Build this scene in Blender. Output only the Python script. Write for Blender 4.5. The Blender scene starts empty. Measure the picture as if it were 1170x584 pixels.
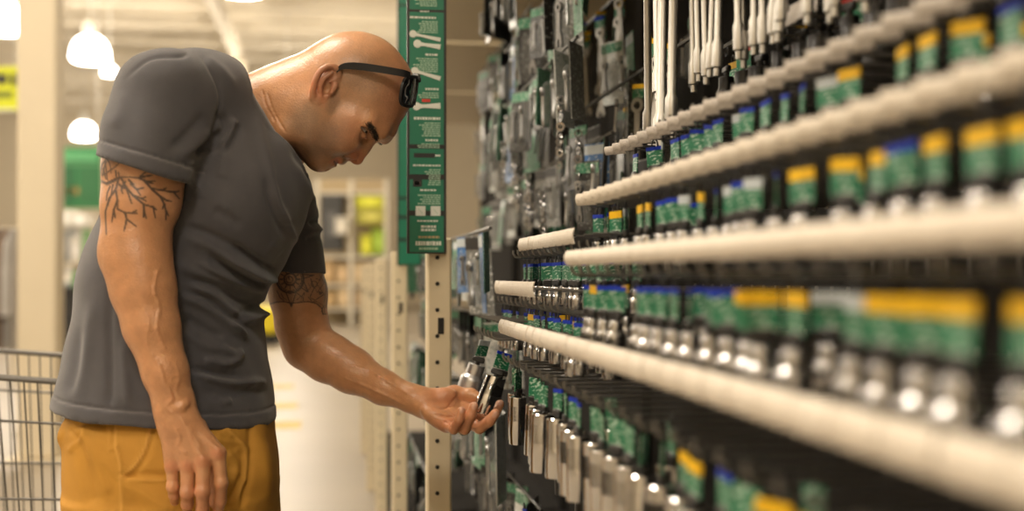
import bpy, bmesh, math, random
import numpy as np
from mathutils import Vector, Matrix

# ------------------------------------------------------------------ camera
FPX, CX, HY = 1400.0, 585.0, 316.0          # focal length, centre column, horizon row (1170 x 584 frame)
YAW = math.atan(205.0 / FPX)                # the aisle's vanishing point lies left of centre
ZC = 1.15                                   # camera height
SA, CA = math.sin(YAW), math.cos(YAW)
scene = bpy.context.scene
col = scene.collection
cam_d = bpy.data.cameras.new('camera')
cam = bpy.data.objects.new('camera', cam_d)
col.objects.link(cam)
cam.location = (0, 0, ZC)
cam.rotation_euler = (math.pi / 2, 0, -YAW)
cam_d.sensor_width = 36.0
cam_d.lens = FPX * 36.0 / 1170.0
cam_d.shift_y = 24.0 / 1170.0
cam_d.clip_start = 0.05
cam_d.clip_end = 300
cam_d.dof.use_dof = True
cam_d.dof.focus_distance = 1.96
cam_d.dof.aperture_fstop = 2.4
cam_d.dof.aperture_blades = 0
scene.camera = cam

# ------------------------------------------------------------------ light
world = bpy.data.worlds.new('store_ambient')
scene.world = world
world.use_nodes = True
world.node_tree.nodes['Background'].inputs[0].default_value = (1.0, 0.86, 0.68, 1)
world.node_tree.nodes['Background'].inputs[1].default_value = 0.05
scene.view_settings.view_transform = 'Standard'
scene.view_settings.look = 'None'
scene.view_settings.gamma = 1.0
scene.view_settings.use_curve_mapping = False
scene.view_settings.exposure = 0.0
LAMP_W = 400.0
LAMP_COL = (1.0, 0.875, 0.715)
scene.cycles.use_denoising = True
scene.cycles.max_bounces = 8
scene.cycles.sample_clamp_indirect = 6.0
scene.cycles.caustics_reflective = False
scene.cycles.caustics_refractive = False

# ------------------------------------------------------------------ helpers
def Q(px, py, d):
    """pixel + depth -> camera-aligned frame (right, depth, height)"""
    return np.array([(px - CX) * d / FPX, d, ZC + (HY - py) * d / FPX])
def q2w(q):
    q = np.asarray(q, float)
    l, d, z = q[..., 0], q[..., 1], q[..., 2]
    return np.stack([l * CA + d * SA, -l * SA + d * CA, z], -1)
def W(px, py, d):
    return Vector(q2w(Q(px, py, d)))

MATS = {}
def mat(name, color, rough=0.6, metal=0.0, noise=0.0, nscale=20.0, bump=0.0, bscale=60.0, emit=None, spec=0.5, coat=0.0, stretch=None):
    if name in MATS:
        return MATS[name]
    m = bpy.data.materials.new(name)
    m.use_nodes = True
    nt = m.node_tree
    b = nt.nodes['Principled BSDF']
    b.inputs['Base Color'].default_value = (*color, 1)
    b.inputs['Roughness'].default_value = rough
    b.inputs['Metallic'].default_value = metal
    b.inputs['Specular IOR Level'].default_value = spec
    b.inputs['Coat Weight'].default_value = coat
    if noise or bump:
        tc = nt.nodes.new('ShaderNodeTexCoord')
        src = tc.outputs['Object']
        if stretch:
            mp = nt.nodes.new('ShaderNodeMapping')
            mp.inputs['Scale'].default_value = stretch
            nt.links.new(src, mp.inputs[0])
            src = mp.outputs[0]
    if noise:
        n = nt.nodes.new('ShaderNodeTexNoise')
        n.inputs['Scale'].default_value = nscale
        n.inputs['Detail'].default_value = 5
        nt.links.new(src, n.inputs['Vector'])
        mx = nt.nodes.new('ShaderNodeMix'); mx.data_type = 'RGBA'
        mx.inputs[6].default_value = (*[c * (1 - noise) for c in color], 1)
        mx.inputs[7].default_value = (*[min(1, c * (1 + noise)) for c in color], 1)
        nt.links.new(n.outputs['Fac'], mx.inputs[0])
        nt.links.new(mx.outputs[2], b.inputs['Base Color'])
    if bump:
        n2 = nt.nodes.new('ShaderNodeTexNoise')
        n2.inputs['Scale'].default_value = bscale
        n2.inputs['Detail'].default_value = 4
        nt.links.new(src, n2.inputs['Vector'])
        bp = nt.nodes.new('ShaderNodeBump')
        bp.inputs['Strength'].default_value = bump
        bp.inputs['Distance'].default_value = 0.002
        nt.links.new(n2.outputs['Fac'], bp.inputs['Height'])
        nt.links.new(bp.outputs[0], b.inputs['Normal'])
    if emit:
        b.inputs['Emission Color'].default_value = (*emit[0], 1)
        b.inputs['Emission Strength'].default_value = emit[1]
    MATS[name] = m
    return m

def print_mat(name, base, ink, scale, density=0.5, rough=0.35):
    """flat print: rows of small broken marks, too fine to read"""
    if name in MATS:
        return MATS[name]
    m = mat(name, base, rough)
    nt = m.node_tree
    b = nt.nodes['Principled BSDF']
    tc = nt.nodes.new('ShaderNodeTexCoord')
    mp = nt.nodes.new('ShaderNodeMapping')
    mp.inputs['Scale'].default_value = scale
    n = nt.nodes.new('ShaderNodeTexNoise'); n.inputs['Scale'].default_value = 1.0; n.inputs['Detail'].default_value = 1
    r = nt.nodes.new('ShaderNodeMath'); r.operation = 'GREATER_THAN'; r.inputs[1].default_value = density
    mx = nt.nodes.new('ShaderNodeMix'); mx.data_type = 'RGBA'
    mx.inputs[6].default_value = (*base, 1); mx.inputs[7].default_value = (*ink, 1)
    nt.links.new(tc.outputs['Object'], mp.inputs[0]); nt.links.new(mp.outputs[0], n.inputs['Vector'])
    nt.links.new(n.outputs['Fac'], r.inputs[0]); nt.links.new(r.outputs[0], mx.inputs[0])
    nt.links.new(mx.outputs[2], b.inputs['Base Color'])
    return m

class MB:
    """collects shapes into one mesh"""
    def __init__(self):
        self.v, self.f, self.s = [], [], []
    def add(self, vs, fs, smooth=False):
        o = len(self.v)
        self.v += [tuple(p) for p in vs]
        self.f += [tuple(i + o for i in q) for q in fs]
        self.s += [smooth] * len(fs)
        return self
    def box(self, lo, hi, bev=0.0, M=None):
        (x0, y0, z0), (x1, y1, z1) = lo, hi
        if bev <= 0:
            vs = [(x0,y0,z0),(x1,y0,z0),(x1,y1,z0),(x0,y1,z0),(x0,y0,z1),(x1,y0,z1),(x1,y1,z1),(x0,y1,z1)]
            fs = [(0,3,2,1),(4,5,6,7),(0,1,5,4),(1,2,6,5),(2,3,7,6),(3,0,4,7)]
        else:
            b = min(bev, (x1-x0)*.45, (y1-y0)*.45, (z1-z0)*.45)
            vs, idx = [], {}
            for ix, x in enumerate((x0, x1)):
                for iy, y in enumerate((y0, y1)):
                    for iz, z in enumerate((z0, z1)):
                        sx, sy, sz = 1-2*ix, 1-2*iy, 1-2*iz
                        for ax in range(3):
                            p = [x + sx*b, y + sy*b, z + sz*b]
                            p[ax] = (x, y, z)[ax]
                            idx[(ix,iy,iz,ax)] = len(vs); vs.append(tuple(p))
            fs = []
            for ax in range(3):
                a, c = [k for k in range(3) if k != ax]
                for s in (0, 1):
                    quad = []
                    for (i, j) in ((0,0),(1,0),(1,1),(0,1)):
                        k = [0,0,0]; k[ax] = s; k[a] = i; k[c] = j
                        quad.append(idx[(*k, ax)])
                    fs.append(tuple(quad))
                for i in (0,1):
                    for j in (0,1):
                        k0=[0,0,0]; k1=[0,0,0]; k0[ax]=0; k1[ax]=1
                        k0[a]=k1[a]=i; k0[c]=k1[c]=j
                        fs.append((idx[(*k0,a)], idx[(*k1,a)], idx[(*k1,c)], idx[(*k0,c)]))
            for ix in (0,1):
                for iy in (0,1):
                    for iz in (0,1):
                        fs.append(tuple(idx[(ix,iy,iz,t)] for t in range(3)))
        if M is not None:
            vs = [tuple(M @ Vector(p)) for p in vs]
        return self.add(vs, fs)
    def tube(self, pts, r, n=8, caps=True, smooth=True):
        pts = [Vector(p) for p in pts]
        rs = r if isinstance(r, (list, tuple)) else [r] * len(pts)
        vs, fs = [], []
        up = None
        for i, p in enumerate(pts):
            t = (pts[min(i+1, len(pts)-1)] - pts[max(i-1, 0)]).normalized()
            if up is None:
                up = t.orthogonal().normalized()
            else:
                up = (up - t * up.dot(t))
                up = up.normalized() if up.length > 1e-6 else t.orthogonal().normalized()
            s = t.cross(up)
            for k in range(n):
                a = 2*math.pi*k/n
                vs.append(p + (up*math.cos(a) + s*math.sin(a)) * rs[i])
        for i in range(len(pts)-1):
            for k in range(n):
                fs.append((i*n+k, i*n+(k+1) % n, (i+1)*n+(k+1) % n, (i+1)*n+k))
        if caps:
            fs.append(tuple(reversed(range(n)))); fs.append(tuple((len(pts)-1)*n+k for k in range(n)))
        return self.add(vs, fs, smooth)
    def lathe(self, prof, n=20, M=None, sharp=False, closed=False):
        """prof: (radius, z) list turned about z; radius 0 closes a pole"""
        vs, fs, rows = [], [], []
        for (r, z) in prof:
            if r < 1e-7:
                rows.append([len(vs)]); vs.append(Vector((0, 0, z)))
            else:
                rows.append(list(range(len(vs), len(vs)+n)))
                vs += [Vector((r*math.cos(2*math.pi*k/n), r*math.sin(2*math.pi*k/n), z)) for k in range(n)]
        for A, B in zip(rows, rows[1:]):
            for k in range(n):
                a0, a1 = A[k % len(A)], A[(k+1) % len(A)]
                b0, b1 = B[k % len(B)], B[(k+1) % len(B)]
                q = []
                for t in (a0, a1, b1, b0):
                    if t not in q: q.append(t)
                if len(q) > 2: fs.append(tuple(q))
        if M is not None:
            vs = [M @ p for p in vs]
        return self.add(vs, fs, not sharp)
    def prism(self, poly, axis, lo, hi, M=None):
        """poly: 2-D outline, extruded along axis 0/1/2"""
        def mk(p, t):
            q = list(p); q.insert(axis, t); return tuple(q)
        n = len(poly)
        vs = [mk(p, lo) for p in poly] + [mk(p, hi) for p in poly]
        fs = [tuple(range(n)), tuple(reversed(range(n, 2*n)))]
        fs += [(k, k+n, (k+1) % n + n, (k+1) % n) for k in range(n)]
        if M is not None:
            vs = [tuple(M @ Vector(p)) for p in vs]
        return self.add(vs, fs)
    def mesh(self, name, material):
        me = bpy.data.meshes.new(name)
        me.from_pydata(self.v, [], self.f)
        me.polygons.foreach_set('use_smooth', self.s)
        bm = bmesh.new(); bm.from_mesh(me)
        bmesh.ops.recalc_face_normals(bm, faces=bm.faces)
        bm.to_mesh(me); bm.free()
        if any(self.s): me.set_sharp_from_angle(angle=0.62)
        me.materials.append(material)
        return me
    def build(self, name, material, parent=None):
        o = bpy.data.objects.new(name, self.mesh(name, material))
        col.objects.link(o)
        o.parent = parent
        return o

def link(name, me, parent=None, loc=(0,0,0), rz=0.0):
    o = bpy.data.objects.new(name, me)
    col.objects.link(o); o.parent = parent; o.location = loc
    if rz: o.rotation_euler.z = rz
    return o
def tag(o, label=None, cat=None, group=None, kind=None):
    if label: o['label'] = label
    if cat: o['category'] = cat
    if group: o['group'] = group
    if kind: o['kind'] = kind
    return o
def thing(name, label, cat, loc=(0,0,0), group=None, rz=0.0):
    o = bpy.data.objects.new(name, None)
    o.empty_display_size = 0.02
    col.objects.link(o)
    o.location = loc; o.rotation_euler.z = rz
    return tag(o, label, cat, group)
# ================================================================== THE STORE
XL, XR, Y0, Y1, CZ = -24.0, 12.0, -7.0, 50.0, 8.2
FLOORM = mat('polished_concrete', (0.33, 0.29, 0.235), 0.38, noise=0.12, nscale=1.2, bump=0.05, bscale=9, spec=0.4)
WALLM = mat('cream_wall_paint', (0.68, 0.60, 0.46), 0.85, noise=0.03, nscale=2)
DECKM = mat('cream_roof_deck', (0.78, 0.70, 0.55), 0.8, noise=0.04, nscale=3)
STEELM = mat('cream_steel', (0.70, 0.62, 0.47), 0.55, noise=0.04, nscale=4)
def structure(o): o['kind'] = 'structure'; return o
mb = MB(); mb.box((XL, Y0, -.2), (XR, Y1, 0)); floor = structure(mb.build('floor', FLOORM))
mb = MB(); mb.box((XL, Y1, 0), (XR, Y1 + .2, CZ)); structure(mb.build('wall_back', WALLM))
mb = MB(); mb.box((XL, Y0 - .2, 0), (XR, Y0, CZ)); structure(mb.build('wall_front', WALLM))
mb = MB(); mb.box((XL - .2, Y0, 0), (XL, Y1, CZ)); structure(mb.build('wall_left', WALLM))
mb = MB(); mb.box((XR, Y0, 0), (XR + .2, Y1, CZ)); structure(mb.build('wall_right', WALLM))
# corrugated roof deck
mb = MB(); vs, fs = [], []; n = 0; step = .30; y = Y0; prof = []
while y < Y1:
    prof += [(y, 0), (y + .12, 0), (y + .15, .05), (y + .27, .05)]; y += step
prof.append((Y1, 0))
for (yy, dz) in prof: vs += [(XL, yy, CZ + dz), (XR, yy, CZ + dz)]
fs = [(2*i, 2*i+1, 2*i+3, 2*i+2) for i in range(len(prof) - 1)]
o = len(vs); vs += [(XL, Y0, CZ + .2), (XR, Y0, CZ + .2), (XL, Y1, CZ + .2), (XR, Y1, CZ + .2)]; fs.append((o, o+2, o+3, o+1))
mb.add(vs, fs); ceiling = structure(mb.build('ceiling', DECKM))
# open-web joists under the deck and two girders
mb = MB(); L_ = XR - XL
mb.box((0, -.05, -.06), (L_, .05, 0)); mb.box((0, -.05, -.75), (L_, .05, -.69))
k = 0; x = 0.0
while x + .75 <= L_:
    a, b = (-.06, -.70) if k % 2 == 0 else (-.70, -.06)
    mb.tube([(x, 0, a), (x + .75, 0, b)], .018, 5); x += .75; k += 1
jm = mb.mesh('roof_joist', mat('cream_joist_paint', (0.72, 0.66, 0.55), 0.7))
trim_n = 0
for yy in np.arange(2.0, 49.0, 2.3):
    trim_n += 1; structure(link('trim_%d' % trim_n, jm, None, (XL, yy, CZ - .004)))
for xx in (-11.0, -2.6, 6.0):
    mb = MB(); mb.box((xx - .12, Y0, CZ - 1.1), (xx + .12, Y1, CZ - 1.04)); mb.box((xx - .02, Y0, CZ - 1.04), (xx + .02, Y1, CZ - .78)); mb.box((xx - .12, Y0, CZ - .80), (xx + .12, Y1, CZ - .75))
    trim_n += 1; structure(mb.build('trim_%d' % trim_n, MATS['cream_joist_paint']))
# steel columns
def column(px, d, w, name='steel_column', label=None):
    p = W(px, HY, d); p.z = 0
    t = thing(name, label, 'column', p)
    mb = MB(); mb.box((-w/2, -w/2, .02), (w/2, w/2, CZ - 1.1), .015); mb.build('shaft', STEELM, t)
    mb = MB(); mb.box((-w*.8, -w*.8, 0), (w*.8, w*.8, .02), .004); mb.build('base_plate', STEELM, t)
    return t
column(47, 7.7, .235, label='square cream steel column standing behind the shopping cart')
column(270, 34, .55, label='wide cream roof column far down the aisle')
# high-bay lamps: a glowing ribbed bell under a ballast can on a stem
GLOW = mat('lamp_refractor', (1, 1, 1), 0.4, emit=((1.0, 0.93, 0.82), 14.0))
CANM = mat('white_lamp_housing', (0.8, 0.78, 0.72), 0.5)
def bell(n=24):
    mb = MB(); prof = [(0, -.52), (.18, -.53), (.34, -.50), (.405, -.44), (.40, -.34), (.37, -.20), (.30, -.06), (.20, .02), (0, .02)]
    mb.lathe(prof, n); return mb.mesh('refractor', GLOW)
bm_ = bell()
mb = MB(); mb.lathe([(0, .02), (.17, .02), (.17, .30), (.12, .38), (0, .38)], 16); can_m = mb.mesh('ballast', CANM)
LAMP_Z = 6.4
def high_bay(x, y, label, z=LAMP_Z, power=1.0, size=1.0):
    t = thing('high_bay_lamp', label, 'lamp', (x, y, z), 'high-bay lamps')
    for nm_, me_ in (('refractor', bm_), ('ballast', can_m)): link(nm_, me_, t).scale = (size, size, size)
    mb = MB(); mb.tube([(0, 0, .38 * size), (0, 0, CZ - z - .006)], .02, 6); mb.build('stem', CANM, t)
    l = bpy.data.lights.new('lamp_glow', 'POINT'); l.energy = LAMP_W * power; l.color = LAMP_COL; l.shadow_soft_size = .40
    o = bpy.data.objects.new('lamp_glow', l); o.location = (0, 0, -.95); o.parent = t; col.objects.link(o)
def lamp_px(px, py, zc, label, power=1.0, size=1.0):
    d = (zc - ZC) * FPX / (HY - py); p = W(px, py, d); high_bay(p.x, p.y, label, p.z + .25 * size, power, size)
lamp_px(103, 57, 6.1, 'bright bell-shaped ceiling lamp above the other lamp near the cream column')
lamp_px(96, 150, 6.1, 'glowing bell lamp hanging low over the green sign')
lamp_px(8, 22, 6.1, 'glowing bell lamp high over the yellow hanging sign')
lamp_px(125, 81, 6.1, 'small glowing lamp just beside the large bell lamp', .3, .42)
for (x, y, pw) in ((-1.8, 2.9, 1.45), (-.7, -4.0, 1.15), (-6.0, 0.2, 1.5), (-7.0, 8.5, .9), (-1.5, 11.5, .7), (-9.0, 15.0, 1.0), (5.5, 5.0, .7), (5.5, 16.0, .8), (-1.5, 21.0, .9), (-15, 6, 1.0), (-15, 20, 1.1), (-1.2, 33, 1.0), (5.0, 33, .8), (-16, 34, 1.1)):  # includes an unseen fill lamp added behind the camera to light the man
    high_bay(x, y, 'bell-shaped ceiling lamp above the shop floor, shared by shop lighting and added fill', LAMP_Z, pw)

# ------------------------------------------------------------------ things seen far behind
def pbox(px0, py0, px1, py1, d, depth, name, material, parent=None, bev=.0, origin=Vector((0, 0, 0)), dd=0.0):
    """box whose front face covers this pixel rectangle at depth d, aligned with the camera's right axis"""
    a, b = Q(px0, py1, d), Q(px1, py0, d)
    mb = MB(); vs = []
    R = Matrix(((CA, SA, 0), (-SA, CA, 0), (0, 0, 1)))
    lo = Vector((a[0], d + dd, a[2])); hi = Vector((b[0], d + dd + depth, b[2]))
    M = Matrix.Translation(-origin) @ R.to_4x4()
    mb.box(tuple(lo), tuple(hi), bev, M)
    return mb.build(name, material, parent)
def base(px, d):
    p = W(px, HY, d); p.z = 0; return p
# shelving bay at the far end of the aisle
D_ = 29.0
t = thing('shelf_unit', 'tall cream shelf unit at the far end of the aisle', 'shelf', base(402, D_))
for x in (362, 401, 441): pbox(x - 2.2, 205, x + 2.2, HY + ZC * FPX / D_, D_, .15, 'upright', mat('pale_rack_paint', (.72, .68, .58), .6), t, origin=t.location)
for y in (219, 292, 325, 352): pbox(360, y, 443, y + 3, D_, 1.0, 'shelf', MATS['pale_rack_paint'], t, origin=t.location, dd=.05)
pbox(360, 205, 443, HY + ZC * FPX / D_ - 1, D_ + 1.1, .04, 'back_panel', mat('tan_board', (.42, .33, .2), .7), t, origin=t.location)
rr = random.Random(3)
def carton(px0, py0, px1, py1, d, depth, c, label, group=None, name='carton', cat='box', shade=0.5):
    m = mat('board_%d_%d_%d' % tuple(int(v * 100) for v in c), c, shade, noise=.08, nscale=6)
    t = thing(name, label, cat, W((px0 + px1) / 2, py1, d + depth / 2), group)
    pbox(px0, py0, px1, py1, d, depth, 'body', m, t, .01, origin=Vector(t.location))
    w_ = (px1 - px0) * .22; cx_ = (px0 + px1) / 2
    pbox(cx_ - w_, py0 + (py1 - py0) * .3, cx_ + w_, py1 - (py1 - py0) * .25, d - .012, .01, 'print_panel', mat('panel_%d_%d_%d' % tuple(int(v * 100) for v in c), tuple(min(1, v * 1.5 + .06) for v in c), .5), t, origin=Vector(t.location))
    return t
carton(366, 222, 391, 287, D_, .5, (.035, .035, .035), 'large black boxed appliance on the top shelf', name='boxed_appliance')
carton(383, 248, 397, 268, D_ - .35, .3, (.6, .57, .5), 'small white box in front of the black appliance')
carton(407, 224, 438, 237, D_, .6, (.60, .62, .02), 'long lime yellow case on the top shelf', name='tool_case', cat='case')
carton(408, 238, 440, 256, D_, .6, (.42, .40, .05), 'olive yellow case under the lime case', name='tool_case', cat='case')
carton(412, 268, 424, 291, D_, .6, (.62, .66, .02), 'small lime yellow box on the top shelf', name='tool_case', cat='case')
carton(425, 262, 440, 291, D_, .6, (.30, .46, .02), 'green yellow box at the shelf end', name='tool_case', cat='case')
for i, (a, b, y0, y1, c) in enumerate([(366, 382, 298, 324, (.42, .28, .13)), (384, 398, 302, 324, (.5, .36, .2)), (404, 420, 300, 324, (.5, .38, .22)), (422, 438, 305, 324, (.62, .58, .5)), (366, 384, 333, 351, (.4, .27, .12)), (386, 398, 330, 351, (.55, .42, .25)), (404, 424, 331, 351, (.32, .22, .12)), (426, 438, 336, 351, (.45, .32, .16))]):
    carton(a, y0, b, y1, D_, .6, c, 'brown cardboard carton on the lower shelves of the far unit', 'cartons on the far shelves')
# yellow rider machine in the aisle, mostly behind the man's belly
DM = 20.5; FM = HY + ZC * FPX / DM
ym = thing('floor_machine', 'yellow floor machine with black skirt standing in the aisle', 'machine', base(300, DM))
pbox(280, 350, 316, 383, DM, .8, 'body', mat('machine_yellow', (.80, .66, .02), .4), ym, .08, origin=ym.location)
pbox(282, 382, 314, FM - 1.5, DM, .75, 'skirt', mat('black_rubber', (.02, .02, .02), .7), ym, .03, origin=ym.location, dd=.02)
for x in (287, 309): pbox(x - 3, FM - 4, x + 3, FM, DM, .12, 'wheel', MATS['black_rubber'], ym, .03, origin=ym.location)
# painted marks on the floor
for i, (px, py) in enumerate(((318, 442), (319, 464), (320, 486))):
    d = ZC * FPX / (py - HY); p = W(px, py, d); p.z = .002
    mb = MB(); mb.box((-.16, -.22, -.002), (.16, .22, .001)); o = mb.build('floor_marking', mat('worn_yellow_paint', (.62, .46, .12), .6, noise=.3, nscale=14), floor); o.location = p
# hanging signs
def sign(px0, py0, px1, py1, d, c, label, bands, hang=True):
    t = thing('hanging_sign', label, 'sign', W((px0 + px1) / 2, py1, d))
    pbox(px0, py0, px1, py1, d, .03, 'board', mat('sign_%d_%d_%d' % tuple(int(v * 100) for v in c), c, .5), t, origin=Vector(t.location))
    for (a, b, e, f, cc) in bands:
        pbox(a, b, e, f, d - .012, .01, 'print', mat('ink_%d_%d_%d' % tuple(int(v * 100) for v in cc), cc, .5), t, origin=Vector(t.location))
    for x in (px0 + 4, px1 - 4):
        top = CZ - 1.0; p = W(x, py0, d) - Vector(t.location)
        mb = MB(); mb.tube([p, (p.x, p.y, top - t.location.z)], .008, 5); mb.build('cable', CANM, t)
    return t
sign(-46, 76, 22, 127, 17.0, (.72, .78, .02), 'lime yellow hanging sign with black print beside the cream column', [(-40, 84, 8, 96, (.03, .03, .02)), (12, 84, 18, 98, (.03, .03, .02)), (-40, 104, 14, 112, (.2, .24, .02)), (-40, 124, 18, 127, (.75, .78, .6))])
sign(66, 168, 116, 238, 24.0, (.030, .22, .075), 'dark green hanging sign with a picture panel', [(70, 174, 112, 184, (.10, .36, .16)), (69, 191, 86, 232, (.02, .13, .05)), (90, 191, 113, 232, (.03, .16, .06)), (73, 214, 90, 222, (.42, .27, .08)), (68, 187, 114, 189, (.12, .30, .15))])
# checkout reflections as white boxes and stacked goods behind the column
def goods(px, d, w, h, n, label, cols, seed, y_top):
    """low display table with its goods"""
    rr = random.Random(seed)
    p = base(px, d); t = thing('display_table', label, 'table', p)
    py_t = HY + (ZC - h) * FPX / d; w2 = w * FPX / d / 2
    pbox(px - w2, py_t, px + w2, py_t + 3, d, .8, 'table_top', STEELM, t, origin=p)
    for s in (-1, 1):
        for q in (0.05, .7): pbox(px + s * w2 - 2 - s * 4, py_t + 3, px + s * w2 + 2 - s * 4, HY + ZC * FPX / d, d + q, .05, 'leg', STEELM, t, origin=p)
    return p, py_t, w2
p, yt, w2 = goods(90, 14, 1.6, .85, 0, 'cream display table behind the cart and column', None, 1, 0)
cl_ = [((.75, .73, .68), 'white'), ((.30, .33, .34), 'slate grey'), ((.12, .30, .12), 'leafy green'), ((.66, .62, .52), 'cream'), ((.55, .2, .1), 'rust red'), ((.08, .1, .13), 'navy black')]
specs = [(66, 86, 296, 0), (88, 108, 285, 3), (108, 128, 300, 1), (68, 82, 262, 3), (84, 100, 262, 0)]
for i, (a, b, top, ci) in enumerate([(62, 80, yt - 24, 1), (82, 100, yt - 36, 2), (102, 122, yt - 28, 5), (125, 150, yt - 30, 0)]):
    carton(a, top, b, yt, 14, .5, cl_[ci][0], cl_[ci][1] + ' carton standing on the cream display table')
carton(66, 241, 80, 257.4, 26, .6, (.85, .83, .78), 'white box painted as a checkout light reflection under the green sign', name='light_patch_box')  # bright checkout reflections put in as plain white boxes
carton(83, 245, 98, 257.4, 26, .6, (.80, .78, .73), 'smaller white box painted as a checkout light reflection under the green sign', name='light_patch_box')
st = thing('counter', 'pale checkout counter far behind the column', 'counter', base(90, 26))
pbox(58, 259, 125, HY + ZC * FPX / 26, 26, .9, 'front_panel', mat('counter_laminate', (.55, .5, .44), .5), st, .02, origin=st.location)
pbox(56, 257.5, 127, 260, 26, 1.0, 'worktop', mat('counter_top', (.35, .32, .28), .4), st, origin=st.location, dd=-.06)
for i, (a, b, y0, y1, c, nm) in enumerate([(70, 79, 262, 300, (.30, .31, .32), 'slate grey'), (80, 92, 270, 300, (.72, .70, .66), 'white'), (93, 104, 262, 300, (.20, .36, .18), 'leafy green'), (68, 84, 303, 338, (.62, .60, .56), 'pale grey'), (86, 104, 306, 338, (.45, .30, .20), 'brown')]):
    carton(a, y0, b, y1 + .0, 19.0, .4, c, nm + ' goods box on the open rack behind the column', name='goods_box')
gr_ = thing('goods_rack', 'open steel rack of boxed goods behind the column', 'rack', base(87, 19.0))
for y in (300, 338): pbox(66, y, 108, y + 2.5, 19.0, .5, 'shelf', STEELM, gr_, origin=gr_.location, dd=-.03)
for x in (66, 107): pbox(x - 1.2, 256, x + 1.2, HY + ZC * FPX / 19.0, 19.0, .06, 'post', STEELM, gr_, origin=gr_.location)
bn = thing('waste_bin', 'tall black waste bin standing behind the cream column', 'bin', base(76, 11.0))
pbox(69, 332, 83, HY + ZC * FPX / 11.0, 11.0, .12, 'body', mat('bin_black', (.025, .025, .027), .5), bn, .02, origin=bn.location)
pbox(68, 328, 84, 333, 11.0, .14, 'lid', MATS['bin_black'], bn, .01, origin=bn.location, dd=-.01)
# clothes rail left of the column
rk = thing('clothes_rail', 'chrome clothes rail left of the cream column', 'rail', base(4, 9.0))
DR = 9.0
yb = HY + ZC * FPX / DR
def ql(px, py, d): return Vector(W(px, py, d)) - Vector(rk.location)
mb = MB(); mb.tube([ql(-40, 262, DR), ql(27, 262, DR)], .014, 8); mb.build('bar', mat('rail_chrome', (.7, .7, .7), .25, 1.0), rk)
for x in (-38, 26):
    mb = MB(); mb.tube([ql(x, 262, DR), ql(x, yb, DR)], .016, 8); mb.tube([W(x, yb, DR - .25) * 0 + ql(x, yb, DR) + Vector((0, -.25, .016)), ql(x, yb, DR) + Vector((0, .25, .016))], .016, 8); mb.build('stand', MATS['rail_chrome'], rk)
for i, (x, c, nm) in enumerate([(-30, (.32, .34, .36), 'grey'), (-21, (.06, .06, .07), 'black'), (-12, (.60, .57, .52), 'stone'), (-3, (.15, .11, .09), 'dark brown'), (6, (.30, .22, .17), 'tan'), (14, (.62, .61, .60), 'white'), (21, (.40, .38, .36), 'pale grey')]):
    g = thing('jacket', nm + ' jacket hanging on the chrome clothes rail', 'jacket', W(x, 264, DR))
    rr = random.Random(i); mb = MB(); vs, fs = [], []
    rows = [(0, .05, .010), (.06, .17, .014), (.14, .21, .017), (.4, .22, .019), (.7, .235, .020), (.86, .24, .020)]
    for (dz, hw, th) in rows:
        for k in range(12):
            a = 2*math.pi*k/12; wv = 1 + .1 * math.sin(3 * a + i)
            vs.append((th * math.cos(a) * wv, hw * math.sin(a) * wv, -dz))
    for r in range(len(rows) - 1):
        for k in range(12): fs.append((r*12+k, r*12+(k+1) % 12, (r+1)*12+(k+1) % 12, (r+1)*12+k))
    fs += [tuple(range(12)), tuple(reversed(range(60, 72)))]
    mb.add(vs, fs, True); mb.build('body', mat('jacket_%d' % i, c, .85, noise=.15, nscale=12), g)
    for s in (-1, 1):
        mb = MB(); mb.tube([(0, s * .17, -.07), (.004, s * .235, -.3), (.006, s * .25, -.62)], [.015, .017, .016], 8); mb.build('sleeve', MATS['jacket_%d' % i], g)
    mb = MB(); mb.tube([(0, 0, .035), (0, .012, .02), (0, 0, -.01)], .003, 5); mb.build('hanger_hook', MATS['rail_chrome'], g)

# ------------------------------------------------------------------ shopping cart behind the man
ct = thing('shopping_cart', 'grey wire shopping cart parked behind the man', 'cart', base(20, 2.75))
WIRE = mat('cart_grey_wire', (.13, .125, .118), .45, .4)
c0 = Vector(ct.location)
# local frame: u along the cart (roughly picture right), v away from the camera
U = Vector((math.cos(-.28), math.sin(-.28), 0)); Vv = Vector((-U.y, U.x, 0))
def cp(u, v, z): return U * u + Vv * v + Vector((0, 0, z))
u0, u1, vt, vb = -.62, .40, .27, .22
zt0, zt1, zb0, zb1 = .99, .93, .50, .56
def wall_pts(v_t, v_b, name):
    mb = MB()
    for k in range(0, 36):
        t = k / 35; u = u0 + (u1 - u0) * t; ub = (u0 + .12) + (u1 - u0 - .16) * t
        mb.tube([cp(u, v_t, zt0 + (zt1 - zt0) * t), cp(ub, v_b, zb0 + (zb1 - zb0) * t)], .0018, 5)
    for f in (.22, .62):
        mb.tube([cp(u0 + .12 * f, v_t + (v_b - v_t) * f, zt0 + (zb0 - zt0) * f), cp(u1 - .04 * f, v_t + (v_b - v_t) * f, zt1 + (zb1 - zt1) * f)], .0030, 6)
    return mb.build(name, WIRE, ct)
wall_pts(-vt, -vb, 'side_mesh'); wall_pts(vt, vb, 'side_mesh')
for (ut, ub, zt, zb, nm) in ((u1, u1 - .04, zt1, zb1, 'front_mesh'), (u0, u0 + .12, zt0, zb0, 'rear_gate')):
    mb = MB()
    for k in range(12):
        t = k / 11; mb.tube([cp(ut, -vt + 2*vt*t, zt), cp(ub, -vb + 2*vb*t, zb)], .0018, 5)
    for f in (.3, .65): mb.tube([cp(ut + (ub-ut)*f, -vt, zt + (zb-zt)*f), cp(ut + (ub-ut)*f, vt, zt + (zb-zt)*f)], .0035, 6)
    mb.build(nm, WIRE, ct)
mb = MB()
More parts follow.
